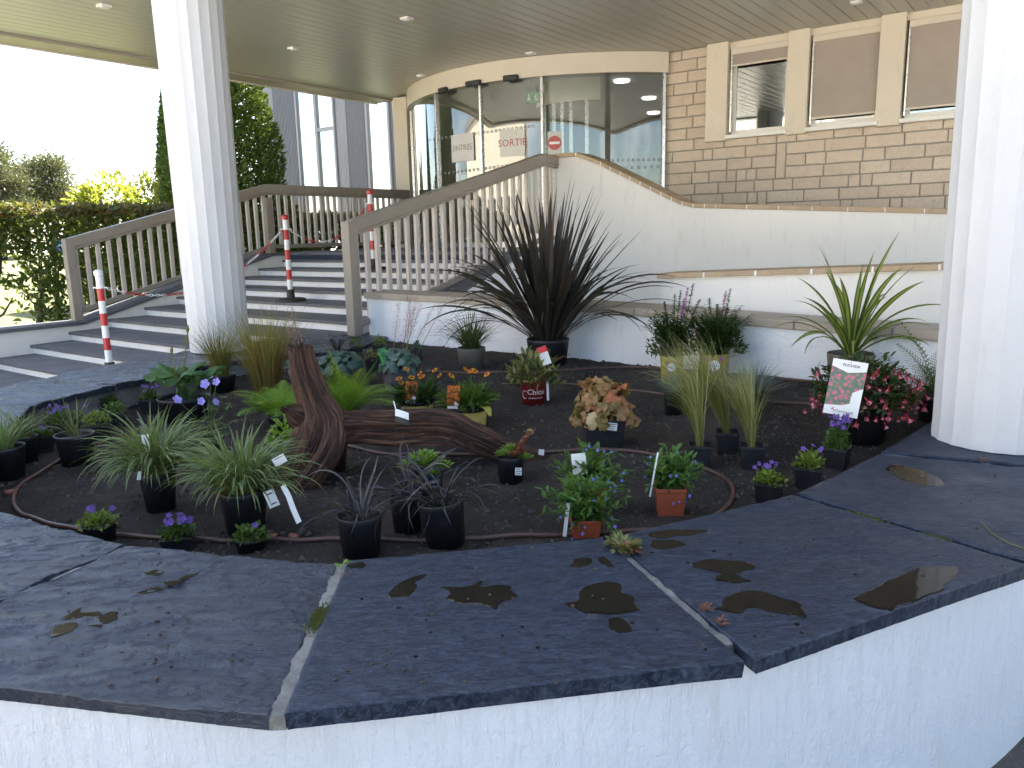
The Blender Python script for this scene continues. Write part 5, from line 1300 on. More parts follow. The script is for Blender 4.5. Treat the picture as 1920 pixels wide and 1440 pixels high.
mb = MB(); mb.tube([lc + Rm @ Vector((.02 * w_, .46 * h_, .002)), lc + Rm @ Vector((.02 * w_, .56 * h_, -.02))], .0015, 5); put('cable_tie', mb, M['black'], lb)
# striped flax
o = potted('striped_flax_pot', 'tall striped flax with yellow centred leaves behind the fuchsia', 1590, 742, 84, 668, mat='taupe_plastic', taper=.85)
def strapleaf(o, az, ln, wd, lean, droop, mat, edge=False, twist=0., seg=12, b=None, fold=.2):
    mb = MB(); mb.strap((o.top if b is None else b), az, ln, wd, lean, droop, seg, fold, twist); q = put('leaf', mb, LM[mat], o.t, True)
    if edge: edge_attr(q.data)
for k in range(30):
    a = k * 2.4 + random.uniform(-.2, .2); u = (k + .5) / 30; b = o.top + Vector((math.cos(a) * .012, math.sin(a) * .012, 0))
    strapleaf(o, a, random.uniform(.42, .62) * (1.15 - .3 * u), random.uniform(.020, .032), .05 + .85 * u + random.uniform(-.05, .1), .35 + 1.6 * u * random.uniform(.6, 1.4), 'yucca_s', True, random.gauss(0, .5), b=b)
for x, y, w in ((1540, 462, .030), (1650, 492, .02), (1640, 540, .03), (1665, 470, .012)):
    e = pY(x, y, o.c.y); d = e - o.top; strapleaf(o, math.atan2(d.y, d.x) if abs(d.x) > .02 else 3.1, d.length * 1.02, w, math.atan2(Vector((d.x, d.y)).length, d.z) - .06, .16, 'yucca_s', True, .4)
# loosestrife in yellow sleeves
def loosestrife(x, yb, w, yr, rx, tall, label, spikes):
    o = potted('loosestrife_pot', label, x, yb, w, yr, 'round', 'yellow', None, .86); ends = []; mb = MB()
    for _ in range(105):
        a = random.uniform(0, 6.283); q = rx * math.sqrt(random.random()); e = o.rim + Vector((math.cos(a) * q, math.sin(a) * q * .8, tall * random.uniform(.6, 1.0))); ends.append(e); b = o.top + Vector((math.cos(a) * o.r * .4, math.sin(a) * o.r * .4, 0))
        for k in range(16):
            t_ = .12 + .88 * k / 15; p = b.lerp(e, t_); g = random.uniform(0, 6.283); mb.leaf(p, Vector((math.cos(g), math.sin(g), .55)), Vector((0, 0, 1)), random.uniform(.030, .055), .013, .35, .12)
    put('foliage', mb, LM['lythrum'], o.t, kind='stuff'); stems(o, ends, 'lythrum'); dome(o, 620, rx * .92, tall * .75, .045, .013, 'lythrum', .0, .5, 'lower_foliage', squash=.8)
    for xx, yy, col in spikes:
        e = pY(xx, yy, o.c.y + random.uniform(-.05, .05)); b = o.rim + Vector((e.x - o.rim.x, 0, 0)) * .6 + Vector((0, 0, tall * .6)); mb = MB(); mb.tube([b, e], [.0025, .0012], 5)
        for k in range(90):
            t_ = .4 + .6 * random.random(); p = b.lerp(e, t_); g = random.uniform(0, 6.283); mb.leaf(p, Vector((math.cos(g), math.sin(g), .5)), Vector((0, 0, 1)), .020 * (1.15 - .6 * t_), .010)
        put('flower_spike', mb, col, o.t)
    Rm = frame(-o.hd); cc = o.c - o.hd * (o.r * .98 + .003) + Vector((0, 0, o.h * .62)); m2 = MB(); m2.lathe(cc, [(o.r * .36, 0), (o.r * .36, .002)], 24, Rm); put('printed_badge', m2, M['paper'], o.pot)
    inst('lettering', text_mesh('Vivaces', o.r * .2, plain('teal_print', (.03, .22, .35), .5)), o.pot, cc - o.hd * .003, Rm)
    for dx, dz in ((-.42, .46), (.42, .5), (-.1, -.45)):
        mb = MB(); mb.lathe(cc + Rm @ Vector((dx * o.r, dz * o.r * .9, -.001)), [(o.r * .13, 0), (o.r * .13, .0015)], 7, Rm); put('printed_flower', mb, FM['magenta'], o.pot)
    return o
mg, gr = FM['magenta'], LM['lythrum']
loosestrife(1259, 722, 44, 668, .15, .25, 'purple loosestrife in a yellow printed sleeve with the tallest flower spikes', [(1290, 540, mg), (1283, 560, mg), (1265, 552, gr), (1300, 532, gr), (1246, 565, gr), (1276, 545, gr), (1312, 562, gr), (1287, 640, mg)])
loosestrife(1338, 716, 58, 666, .20, .26, 'bushy loosestrife in a yellow sleeve with one purple spike', [(1362, 545, mg), (1370, 542, gr), (1330, 560, gr), (1345, 570, gr)])
# amber heuchera
def lobed(c, n_, r, mat, t, base=None, lobes=7, ruf=.12, seed=0, name='leaf'):
    Rm = frame(n_, Vector((0.1, 0, 1)) if abs(n_.z) < .95 else Vector((0, 1, 0))) @ Matrix.Rotation(random.uniform(-.6, .6), 3, 'Z'); mb = MB(); K = 35; NR = 4
    ph = random.uniform(0, 6); mb.v.append(Vector(c) - Rm @ Vector((0, 0, r * .15)))
    for i in range(1, NR + 1):
        for k in range(K):
            a = 2 * math.pi * k / K; rr = r * (1 - .16 * (i / NR) ** 2 * (.5 + .5 * math.cos(lobes * a)) - (.35 * math.exp(-((a - 4.712) / .22) ** 2) * i / NR)) * i / NR
            z = r * (ruf * math.sin(lobes * a * .5 + ph) * (i / NR) ** 2 + ruf * .7 * math.sin(3 * a + ph) * (i / NR) - .22 * (i / NR) ** 2 + .03 * math.cos(lobes * a) * (i / NR))
            mb.v.append(Vector(c) + Rm @ Vector((rr * math.cos(a), rr * math.sin(a), z)))
    for k in range(K): mb.f.append((0, 1 + k, 1 + (k + 1) % K))
    for i in range(NR - 1):
        for k in range(K): a = 1 + i * K + k; b = 1 + i * K + (k + 1) % K; mb.f.append((a, a + K, b + K, b))
    if base is not None: mb.tube([base, Vector(base).lerp(Vector(c), .5) + Vector((0, 0, .012)), Vector(c) - Rm @ Vector((0, 0, r * .16))], [.0022, .002, .0016], 5, False)
    put(name, mb, LM[mat], t, True)
def heuchera(o, n, rx, rz, lr, mat, zc=0., ruf=.12):
    for k in range(n):
        a = k * 2.39996; u = (k + .5) / n; el = 1.35 - 1.55 * u; v = Vector((math.cos(a) * math.cos(el), math.sin(a) * math.cos(el), math.sin(el)))
        p = o.rim + Vector((v.x * rx, v.y * rx, v.z * rz + zc)) * 1.0 + Vector((random.gauss(0, .05 * rx + ruf * .05), random.gauss(0, .05 * rx + ruf * .05), random.gauss(0, .05 * rx + ruf * .05)))
        nn = (v * .8 + Vector((random.gauss(0, .25 + ruf), random.gauss(0, .25 + ruf), .45 - ruf * .8))).normalized(); lobed(p, nn, lr * random.uniform(.75, 1.2), mat, o.t, o.top, 7, ruf)
o = potted('amber_heuchera_pot', 'amber leaved heuchera in a square black pot with a white price label', 1131, 845, 76, 786, 'square', taper=.84, yaw=.1)
heuchera(o, 86, .118, .135, .037, 'amber', .012, .20)
p = pY(1120, 778, o.c.y - o.r - .02); lobed(p + Vector((-.005, 0, -.025)), Vector((-.05, -1, .25)), .046, 'amberpale', o.t, o.top, 7, .08)
tagcard(o, 1148, 800, o.c.y - o.r - .008, .042, .034, M['paper'], -.1, lines=3)
# maroon pot
o = potted('shrub_pot', 'bushy cream edged shrub in a maroon pot lettered in white', 1001, 760, 54, 716, mat='maroon_plastic', taper=.80)
wrap_text('Chico', .042, M['paper'], o, .56, .014, .0015); wrap_text('pépinières & Cie', .012, M['paper'], o, .32, .012, .0015)
mb = MB(); Rm = frame(-o.hd)
pts = []
for k in range(14):
    t_ = k / 13 * 4.4 + .9; pts.append((math.cos(t_) * .016, math.sin(t_) * .022))
r_ = o.rb + (o.r - o.rb) * .45 + .002; fa_ = math.atan2(-o.hd.y, -o.hd.x)
mb.tube([o.c + Vector((math.cos(fa_ + (x - .052) / r_) * r_, math.sin(fa_ + (x - .052) / r_) * r_, o.h * .45 + y)) for x, y in pts], .0016, 5); put('printed_logo', mb, M['paper'], o.pot)
dome(o, 340, .16, .19, .046, .020, 'bushy', -.02, .6, bend=.15, squash=.9); dome(o, 220, .13, .12, .030, .010, 'dark', -.02, .4, 'inner_foliage')
stems(o, [o.rim + Vector((random.gauss(0, .09), random.gauss(0, .07), random.uniform(.04, .15))) for _ in range(18)], 'redstem', .003, .0015, 'branches')
k_, c_, Rm = tagcard(o, 1020, 667, o.c.y - .06, .052, .10, M['paper'], .32); mb = MB(); mb.box(c_ + Rm @ Vector((0, .034, .0012)), .0521, .032, .0008, Rm); put('print', mb, M['red_print'], k_)
tagcard(o, 1027, 733, o.c.y - o.r + .01, .012, .105, M['paper'], .02)
# blanket flowers
def flowerhead():
    mb = MB()
    for k in range(12):
        a = 2 * math.pi * k / 12; h = Vector((math.cos(a), math.sin(a), .12)); mb.leaf(h * .006, h, Vector((0, 0, 1)), .021, .009, .15, .1)
    return mb.mesh('flower', FM['orange'])
fh = flowerhead(); mb = MB(); mb.lathe(Vector((0, 0, 0)), [(.009, 0), (.010, .004), (.005, .008)], 10); fhd = mb.mesh('flower_centre', FM['brown'], True)
def blanket(x, yb, w, yr, heads, label, lab, mat):
    o = potted('blanket_flower_pot', label, x, yb, w, yr, 'round', 'black_plastic', 'orange blanket flowers behind the driftwood', .86)
    mb = MB(); mb.lathe(o.c, [(o.rb * 1.02, .003), (o.rb + (o.r - o.rb) * .72 + .001, o.h * .78), (o.rb + (o.r - o.rb) * .72 - .001, o.h * .78)], 28); mb.f = [q for q in mb.f if len(q) == 4]; put('printed_sleeve', mb, M['yellow'], o.pot, True)
    mb = MB()
    for _ in range(230):
        a = random.uniform(0, 6.283); l = random.uniform(.07, .15); le = random.uniform(.1, 1.2); b = o.top + Vector((math.cos(a) * o.r * .5, math.sin(a) * o.r * .5, 0)); mb.strap(b, a, l, .022, le, random.uniform(.2, 1.0), 6, .15, random.gauss(0, .5), lambda t_: (.25 + .75 * math.sin(math.pi * min(1, t_ * .95 + .02)) ** .9) * (1 if int(t_ * 12) % 2 else .72))
    put('foliage', mb, LM[mat], o.t, True, kind='stuff'); dome(o, 240, o.r * 1.35, o.r * 1.25, .042, .018, mat, -.01, .5, 'upper_foliage')
    pts = [pY(a, b, o.c.y + random.uniform(-.05, .05)) for a, b in heads]; stems(o, pts, 'green', .0018, .0014)
    for p in pts:
        f_ = inst('flower', fh, o.t, p, (Vector((random.gauss(0, .5), -.35, .8)).normalized()).to_track_quat('Z', 'Y'), random.uniform(.6, .85)); link('flower_centre', fhd, f_)
    k_, c_, Rm = tagcard(o, lab[0], lab[1], o.c.y - o.r * .95, .062, .10, M['ph_orange'], -.10); mb = MB(); mb.box(c_ + Rm @ Vector((.018, -.038, .001)), .02, .018, .0008, Rm); put('price_sticker', mb, M['paper'], k_)
    mb = MB(); mb.box(c_ + Rm @ Vector((0, -.058, 0)), .05, .014, .001, Rm); put('label_foot', mb, M['paper'], k_); return o
blanket(783, 785, 64, 756, [(762, 692), (787, 700), (791, 706), (748, 710), (752, 718), (815, 694), (824, 704), (772, 708)], 'orange blanket flower with many open heads and dark leaves behind the log', (771, 733), 'dark')
o = blanket(880, 806, 72, 766, [(884, 695), (890, 696), (873, 692), (846, 704), (913, 702)], 'orange blanket flower with pale green leaves and one yellow leaf behind the log', (850, 742), 'green')
b = o.rim - o.hd * o.r + Vector((.06, 0, 0)); mb = MB(); mb.strap(b, -1.2, .14, .045, 1.2, 1.4, 7, .1, .2, lambda t_: .3 + .7 * math.sin(math.pi * min(1, t_ + .02))); put('yellow_leaf', mb, LM['yellowleaf'], o.t, True)
# bronze flax
o = potted('bronze_flax_pot', 'huge bronze black flax with sword leaves in a black pot at the wall', 1028, 690, 82, 640, taper=.84)
for k in range(112):
    u = k / 112; a = k * 2.39996 + random.uniform(-.3, .3); q = o.r * .55 * math.sqrt(u); b = o.top + Vector((math.cos(a) * q, math.sin(a) * q, 0))
    le = .05 + .64 * u + random.uniform(-.08, .10); ln = random.uniform(.66, 1.08) * (1.0 - .10 * u); dr_ = random.uniform(.02, .40) + (random.uniform(.3, 1.1) if u > .66 else 0)
    strapleaf(o, a, ln, random.uniform(.026, .046), max(.02, le), dr_, 'flax', False, random.gauss(0, .5), 12, b, .16)
for k in range(46):
    a = random.choice([random.gauss(0, .55), random.gauss(math.pi, .55)]) if k < 24 else random.uniform(0, 6.28); b = o.top + Vector((math.cos(a) * o.r * .6, math.sin(a) * o.r * .6, 0))
    strapleaf(o, a, random.uniform(.55, .95), random.uniform(.014, .028), random.uniform(.45, .95), random.uniform(.9, 2.0), 'flax', False, random.gauss(0, .6), 14, b, .12)
for x, y in ((1112, 350), (1148, 412), (1202, 434), (873, 368), (870, 378), (998, 358), (1116, 372)):
    e = pY(x, y, o.c.y + random.uniform(-.1, .1)); d = e - o.top; strapleaf(o, math.atan2(d.y, d.x), d.length * 1.02, .040, math.atan2(Vector((d.x, d.y)).length, d.z) - .05, .14, 'flax', False, .3)
# sedge in a taupe pot, heucheras with flower spikes
o = potted('sedge_pot', 'green sedge in a rough taupe pot beside the bronze flax', 885, 694, 54, 655, mat='taupe_plastic', taper=.86); tuft(o, 240, (.15, .34), .005, (.05, .85), (.3, 2.0), 'flaxgreen', .5, seg=9); tuft(o, 70, (.12, .20), .006, (.05, .5), (.1, .6), 'green', .4, name='young_blades')
def spikes(o, ends, mat='pink'):
    for e in ends:
        b = o.top + Vector((random.gauss(0, .02), random.gauss(0, .02), 0)); mb = MB(); mb.tube([b, b.lerp(e, .5) + Vector((0, .01, 0)), e], [.0018, .0015, .0008], 5, False); k = put('flower_stem', mb, LM['straw'], o.t); mb = MB()
        for _ in range(130):
            t_ = .45 + .55 * random.random(); p = b.lerp(e, t_); g = random.uniform(0, 6.283); q = .030 * (1.25 - t_) * random.uniform(.3, 1); d = Vector((math.cos(g), math.sin(g), .3)); mb.leaf(p + d * q, d, Vector((0, 0, 1)), .012, .009)
        put('tiny_flowers', mb, FM[mat], k, kind='stuff')
o = potted('heuchera_pot', 'silver leaved heuchera with pink flower spikes in a square grey pot', 750, 735, 52, 692, 'square', 'grey_plastic', None, .84, yaw=.3); heuchera(o, 40, .11, .09, .036, 'bluegreen', .0, .10)
spikes(o, [pY(x, y, o.c.y + random.uniform(-.04, .06)) for x, y in ((772, 542), (783, 545), (748, 568), (768, 560), (790, 570), (815, 572), (778, 575), (848, 540))])
k_, c_, Rm = tagcard(o, 721, 672, o.c.y - .05, .05, .13, M['ph_green'], .25)
o = potted('heuchera_pot', 'silver leaved heuchera spreading behind the bright fern', 640, 728, 46, 694); heuchera(o, 34, .14, .09, .042, 'bluegreen', .01, .10)
o = potted('heuchera_pot', 'pale pink flowering heuchera behind the upright stump', 565, 722, 40, 690); heuchera(o, 22, .09, .06, .036, 'bluegreen', .0); spikes(o, [pY(x, y, o.c.y) for x, y in ((548, 575), (540, 598), (552, 600), (560, 620), (535, 615))])
def small(x, yb, w, yr, mat, label, sq='square', n=110, tall=1.3):
    o = potted('perennial_pot', label, x, yb, w, yr, sq); dome(o, n, o.r * 1.2, o.r * tall * 1.4, .022, .009, mat, -.005, .9); return o
small(700, 700, 24, 674, 'bushy', 'small pot of reddish shoots behind the silver heuchera')
small(713, 664, 24, 648, 'lime', 'small pot of mossy green shoots on the soil below the slate corner')
small(668, 672, 24, 652, 'green', 'small green pot under the slate edge near the railing post')
small(783, 676, 18, 655, 'bluegreen', 'tiny pot with grey green leaves at the foot of the roughcast wall')
o = potted('black_grass_pot', 'upright black grass in a small pot below the railing post', 633, 680, 34, 658, 'square'); tuft(o, 22, (.10, .17), .009, (.1, .9), (.1, .6), 'mondo', .3)
# tawny grasses by the column
o = potted('tawny_grass_pot', 'tawny feathery grass in a black pot at the foot of the fluted column', 418, 738, 54, 706); tuft(o, 330, (.22, .42), .0026, (.0, .50), (.2, 1.1), 'straw', .45, seg=8); tuft(o, 26, (.40, .58), .002, (.15, .6), (.5, 1.4), 'redstem', .3, name='seed_stems', seg=9)
o = potted('tawny_grass_pot', 'tall tawny grass with reddish stems between the column and the stump', 505, 772, 58, 742); tuft(o, 420, (.34, .60), .0028, (.0, .38), (.1, .9), 'straw', .75, seg=8); tuft(o, 140, (.28, .42), .0035, (.0, .40), (.0, .35), 'redstem', .8, name='red_stems'); tuft(o, 24, (.5, .74), .002, (.1, .55), (.2, 1.0), 'straw', .4, name='seed_stems', seg=9)
# ferns
def frond(o, b, az, ln, lean, droop, mat, wide=.30, np_=20):
    mb = MB(); h = Vector((math.cos(az), math.sin(az), 0)); s = Vector((-h.y, h.x, 0)); up = Vector((0, 0, 1)); p = Vector(b); pts = []; ds = []
    for i in range(np_ + 1):
        t_ = i / np_; th = lean + droop * t_; d = h * math.sin(th) + up * math.cos(th); pts.append(p.copy()); ds.append(d); p = p + d * ln / np_
    mb.tube(pts, [.002 * (1 - .8 * i / np_) for i in range(np_ + 1)], 4, False)
    for i in range(3, np_ + 1):
        t_ = i / np_; L_ = ln * wide * (math.sin(math.pi * min(1, (t_ - .08) * .98 + .06)) ** .8) * (1.15 - .5 * t_) + .004; n = s.cross(ds[i])
        for sg_ in (-1, 1):
            pd = (s * sg_ + ds[i] * .45 - n * -.12).normalized(); q = max(3, int(L_ / .008))
            for k in range(q):
                c = pts[i] + pd * L_ * (k + .4) / q; w = .0075 * (1 - .7 * k / q); l2 = pd.cross(n).normalized()
                for g_ in (-1, 1): mb.quadleaf(c + l2 * g_ * w * .45, l2 * g_ + pd * .5, n, w * 1.3, .0055)
    put('frond', mb, LM[mat], o.t)
o = potted('fern_pot', 'bright lime green fern with a printed label behind the driftwood', 655, 808, 56, 776)
for k in range(22): a = k * 2.39996; frond(o, o.top, a, random.uniform(.22, .34), random.uniform(.2, .85), random.uniform(.5, 1.2), 'fern', .34, 22)
for x, y in ((708, 682), (615, 665), (700, 755)): e = pY(x, y, o.c.y); d = e - o.top; frond(o, o.top, math.atan2(d.y, d.x), d.length * 1.05, math.atan2(Vector((d.x, d.y)).length, d.z) - .2, .35, 'fern', .34)
tagcard(o, 592, 722, o.c.y - .05, .075, .085, M['ph_teal'], .35)
o = potted('fern_pot', 'leafy green fern spilling out in front of the upright stump', 527, 812, 48, 782)
for k in range(18): a = 2.2 + k * 2.39996; frond(o, o.top, a, random.uniform(.19, .29), random.uniform(.3, .9), random.uniform(.6, 1.4), 'fern', .36, 18)
o = potted('green_perennial_pot', 'toothed green perennial in a pot beside the driftwood foot', 548, 868, 40, 842); dome(o, 190, .10, .14, .036, .019, 'fern', 0, .4)
o = potted('fern_pot', 'dark green fern by the back of the column beside the fuchsia', 1752, 800, 70, 750)
for k in range(16): a = 1.0 + k * 2.39996; frond(o, o.top, a, random.uniform(.22, .36), random.uniform(.2, .9), random.uniform(.5, 1.3), 'ferndark', .32, 18)
for x, y in ((1690, 615), (1700, 700), (1728, 770)): e = pY(x, y, o.c.y); d = e - o.top; frond(o, o.top, math.atan2(d.y, d.x), d.length * 1.1, math.atan2(Vector((d.x, d.y)).length, d.z) - .25, .5, 'ferndark', .26)
o = potted('terracotta_pot', 'dull red pot standing in the shade under the driftwood log', 625, 884, 60, 838, mat='brown_plastic'); dome(o, 60, .06, .04, .02, .008, 'dark')
# =================================================================== DRIFTWOOD, HOSE, WEEDS, PUDDLES
random.seed(77)
def woodmat():
    m, n, b = newmat('weathered_driftwood'); T = NT(n); at = T.node('ShaderNodeAttribute', attribute_name='grain')
    mp_ = T.node('ShaderNodeMapping'); mp_.inputs['Scale'].default_value = (5, 48, 48); T.L(at.outputs['Vector'], mp_.inputs['Vector']); g = noisen(T, mp_.outputs[0], 1.0, 9, .72, 1.8)
    big = noisen(T, coords(T), 6, 5, .6)
    c = ramp(T, g, [(.36, (.008, .005, .004)), (.46, (.065, .029, .018)), (.58, (.17, .078, .045)), (.75, (.34, .175, .10))])
    c = mixc(T, ramp(T, big, [(.48, 0), (.76, .7)]), c, (.030, .018, .013), 'MIX'); c = mixc(T, ramp(T, noisen(T, mp_.outputs[0], .6, 4), [(.58, 0), (.75, .55)]), c, (.22, .11, .06))
    T.L(c, b.inputs['Base Color']); b.inputs['Roughness'].default_value = .8
    T.L(bump(T, g, 1.0, .018), b.inputs['Normal']); return m
M['wood'] = woodmat()
def log(mb, gr, pts, rad, n=64, seg=160, seed=0., amp=1.0, ends=(.0, .0), flat=1.0):
    # Catmull-Rom through pts
    P_ = [Vector(p) for p in pts]; Q = []; Rr = []
    for k in range(seg + 1):
        t = k / seg * (len(P_) - 1); i = min(int(t), len(P_) - 2); f = t - i
        a, b, c, d = P_[max(0, i - 1)], P_[i], P_[i + 1], P_[min(len(P_) - 1, i + 2)]
        Q.append(.5 * ((2 * b) + (c - a) * f + (2 * a - 5 * b + 4 * c - d) * f * f + (3 * b - a - 3 * c + d) * f ** 3)); ra, rb_ = rad[i], rad[i + 1]; Rr.append(ra + (rb_ - ra) * sstep(f))
    base = len(mb.v); ln = 0; pu = None
    for k, p in enumerate(Q):
        d = (Q[min(k + 1, seg)] - Q[max(k - 1, 0)]).normalized()
        if k: ln += (p - Q[k - 1]).length
        if pu is None: u = d.cross(Vector((0, 1, .3))).normalized()
        else: u = (pu - d * pu.dot(d)).normalized()
        pu = u; w = d.cross(u)
        for j in range(n):
            th = 2 * math.pi * j / n; cx, sx = math.cos(th), math.sin(th)
            r = Rr[k]; q = Vector((cx * 2.6 + seed, sx * 2.6, ln * 2.2)); q2 = Vector((cx * 9 + seed, sx * 9, ln * 2.6)); q3 = Vector((cx * 22, sx * 22 + seed, ln * 4.5))
            rr = r * (1 + amp * (.30 * noise.noise(q * .6) + .28 * noise.noise(q) - .38 * abs(noise.noise(q2 * .6)) - .17 * abs(noise.noise(q3 * .6)) - .10 * abs(noise.noise(q3 * 1.3))))
            e = d * (noise.noise(Vector((cx * 3, sx * 3, seed))) * .05 + noise.noise(Vector((cx * 9, sx * 9, seed))) * .03) * (1 if k in (0, seg) else 0) if (k == 0 and ends[0]) or (k == seg and ends[1]) else Vector((0, 0, 0))
            mb.v.append(p + (u * cx + w * sx) * rr + e); gr.append((ln * 1.0 + seed, cx * .10, sx * .10))
    for k in range(seg):
        for j in range(n): a = base + k * n + j; b = base + k * n + (j + 1) % n; mb.f.append((a, b, b + n, a + n))
    for k, q in ((0, Q[0] + (Q[1] - Q[0]).normalized() * .02), (seg, Q[-1] + (Q[-2] - Q[-1]).normalized() * .02)):
        c = len(mb.v); mb.v.append(q); gr.append((seed, 0, 0))
        for j in range(n): a = base + k * n + j; b = base + k * n + (j + 1) % n; mb.f.append((c, b, a) if k == 0 else (c, a, b))
mb = MB(); gr = []
foot = psoil(556, 915); Yf = foot.y + .06
U = [pY(562, 652, Yf + .12), pY(573, 700, Yf + .12), pY(590, 745, Yf + .11), pY(606, 790, Yf + .10), pY(600, 835, Yf + .06), pY(572, 880, Yf + .02), pY(542, 922, Yf)]
log(mb, gr, U, [.046, .060, .066, .096, .108, .100, .090], 160, 170, 1.3, 1.0, (1, 1))
end = psoil(1008, 862); Ye = end.y + .03
Hh = [pY(585, 815, Yf + .09), pY(650, 798, Yf + .12), pY(740, 800, Yf + .14), pY(830, 800, Yf + .16), pY(890, 822, Yf + .18), pY(945, 845, (Yf + .2 + Ye) / 2), pY(1012, 862, Ye)]
log(mb, gr, Hh, [.084, .080, .077, .074, .064, .054, .040], 160, 200, 5.1, .9, (0, 1))
# broken snag where the branches part, facing the fern
log(mb, gr, [pY(590, 792, Yf + .08), pY(560, 780, Yf + .06), pY(538, 768, Yf + .04)], [.07, .05, .018], 80, 50, 8.8, 1.4, (0, 1))
o = put('driftwood_log', mb, M['wood'], at=foot, smooth=True)
at_ = o.data.attributes.new('grain', 'FLOAT_VECTOR', 'POINT'); at_.data.foreach_set('vector', [x for g in gr for x in g])
tag(o, 'gnarled brown driftwood log with one upright stump end lying among the pots', 'driftwood')
# tag hanging on the log
tl = thing('price_tag', 'small black and white curled price tag resting on the driftwood log', 'tag', pY(755, 782, Yf + .02))
c = pY(754, 783, Yf + .035); mb = MB(); q = []; ux = Vector((.055, 0, -.022)); uy = Vector((.0, -.012, -.05))
for i in range(7):
    t_ = i / 6; lift = Vector((0, -.012, .006)) * math.sin(t_ * 2.2)
    q += [c - ux / 2 + ux * t_ - uy / 2 + lift, c - ux / 2 + ux * t_ + uy * .05 + lift, c - ux / 2 + ux * t_ + uy / 2 + lift]
m2 = MB(); m2.add(q, [(3 * i + 0, 3 * i + 1, 3 * i + 4, 3 * i + 3) for i in range(6)]); put('white_half', m2, M['paper'], tl); m2 = MB(); m2.add(q, [(3 * i + 1, 3 * i + 2, 3 * i + 5, 3 * i + 4) for i in range(6)]); put('black_half', m2, M['black'], tl)
mb = MB(); mb.tube([c + Vector((-.02, 0, .02)), pY(738, 752, Yf + .05)], .0025, 5); put('stick', mb, M['paper'], tl)
tl2 = tagcard(type('o', (), {'t': thing('price_tag', 'small white price tag at the tip of the driftwood log', 'tag', pY(1015, 848, Ye - .03))})(), 1015, 848, Ye - .03, .024, .026, M['paper'], -.1)
# hose
def catmull(P_, n):
    Q = []
    for k in range(n + 1):
        t = k / n * (len(P_) - 1); i = min(int(t), len(P_) - 2); f = t - i; a, b, c, d = P_[max(0, i - 1)], P_[i], P_[i + 1], P_[min(len(P_) - 1, i + 2)]
        Q.append(.5 * ((2 * b) + (c - a) * f + (2 * a - 5 * b + 4 * c - d) * f * f + (3 * b - a - 3 * c + d) * f ** 3))
    return Q
HR = .0085
hs = thing('drip_hose', 'brown drip irrigation hose looping across the soil', 'hose', psoil(500, 1010))
def hose(px, n=90, name='hose_run', lift=0):
    pts = [psoil(x, y) for x, y in px]
    Q = catmull(pts, n); Q = [Vector((p.x, p.y, soil_h(Vector((p.x, p.y, 0))) + HR * .75 + lift)) for p in Q]
    mb = MB(); mb.tube(Q, HR, 10); put(name, mb, M['brown_hose'], hs, True); return Q
hose([(300, 790), (215, 825), (120, 862), (50, 900), (26, 930), (36, 960), (90, 985), (170, 1001), (280, 1007), (420, 1012), (560, 1016), (700, 1017), (830, 1016), (960, 1013), (1080, 1006), (1200, 1000), (1290, 990), (1345, 968), (1372, 938), (1370, 912), (1340, 888), (1280, 868), (1220, 856), (1140, 848), (1050, 850), (960, 856), (880, 858), (800, 855), (720, 852), (670, 842), (640, 836)], 260)
hose([(940, 722), (1060, 722), (1180, 732), (1260, 742)], 30); hose([(1430, 756), (1560, 762), (1700, 772), (1745, 776)], 30); hose([(800, 700), (1000, 700), (1180, 690), (1340, 700), (1560, 720), (1740, 735)], 50); hose([(470, 720), (530, 700), (600, 690)], 20)
for (x, y), (x2, y2) in (((8, 927), (30, 922)), ((543, 1012), (560, 1012)), ((500, 1012), (520, 1012))):
    p, q = psoil(x, y), psoil(x2, y2); p.z += HR; q.z += HR; mb = MB(); mb.tube([p, q], .0125, 10); put('hose_fitting', mb, plain('fitting_brown', (.20, .075, .045), .5), hs, True)
# weeds in the slate joints
def weed(x, y, r, n, mat, label, z=.0, nm='weed', tall=.6):
    c = pz(x, y, z); mb = MB()
    for _ in range(n):
        a = random.uniform(0, 6.283); d = Vector((math.cos(a), math.sin(a), random.uniform(.1, 1.0))); q = r * random.uniform(0, .8); l = r * random.uniform(.3, .55)
        mb.leaf(c + Vector((d.x * q, d.y * q, q * tall * d.z)), d, Vector((0, 0, 1)), l, l * .55, .25, .1)
    o = put(nm, mb, LM[mat], at=c); tag(o, label, 'weed'); return o
weed(637, 1062, .030, 9, 'fern', 'fresh green weed sprouting at the inner end of the wide pale slate joint', -.002)
weed(648, 1082, .016, 24, 'redstem', 'tiny reddish weed in the wide pale joint just below the green one', -.003)
weed(1168, 1026, .045, 160, 'bushy', 'reddish stonecrop clump growing over the end of the joint by the lobelia pot', 0)
weed(1180, 1032, .03, 70, 'sempred', 'dark red stonecrop sprigs beside the larger stonecrop clump', 0)
weed(1325, 1142, .018, 40, 'redstem', 'small rusty weed half way along the slate joint near the outer edge', 0)
weed(1352, 1168, .018, 40, 'redstem', 'small rusty weed near the outer end of the same slate joint', 0)
weed(1415, 1226, .014, 26, 'green', 'tiny green weed at the open outer end of the slate joint', -.02)
weed(1845, 862, .02, 40, 'redstem', 'dry brown leaf litter at the foot of the column', 0, 'leaf_litter', .2)
o = None
mb = MB(); mb.tube([pz(x, y, .004) for x, y in ((1838, 978), (1860, 1000), (1890, 1018), (1925, 1030))], .0014, 5); tag(put('grass_blade', mb, LM['pony'], at=pz(1860, 1000)), 'single dry grass blade lying on the slate by the column', 'grass blade')
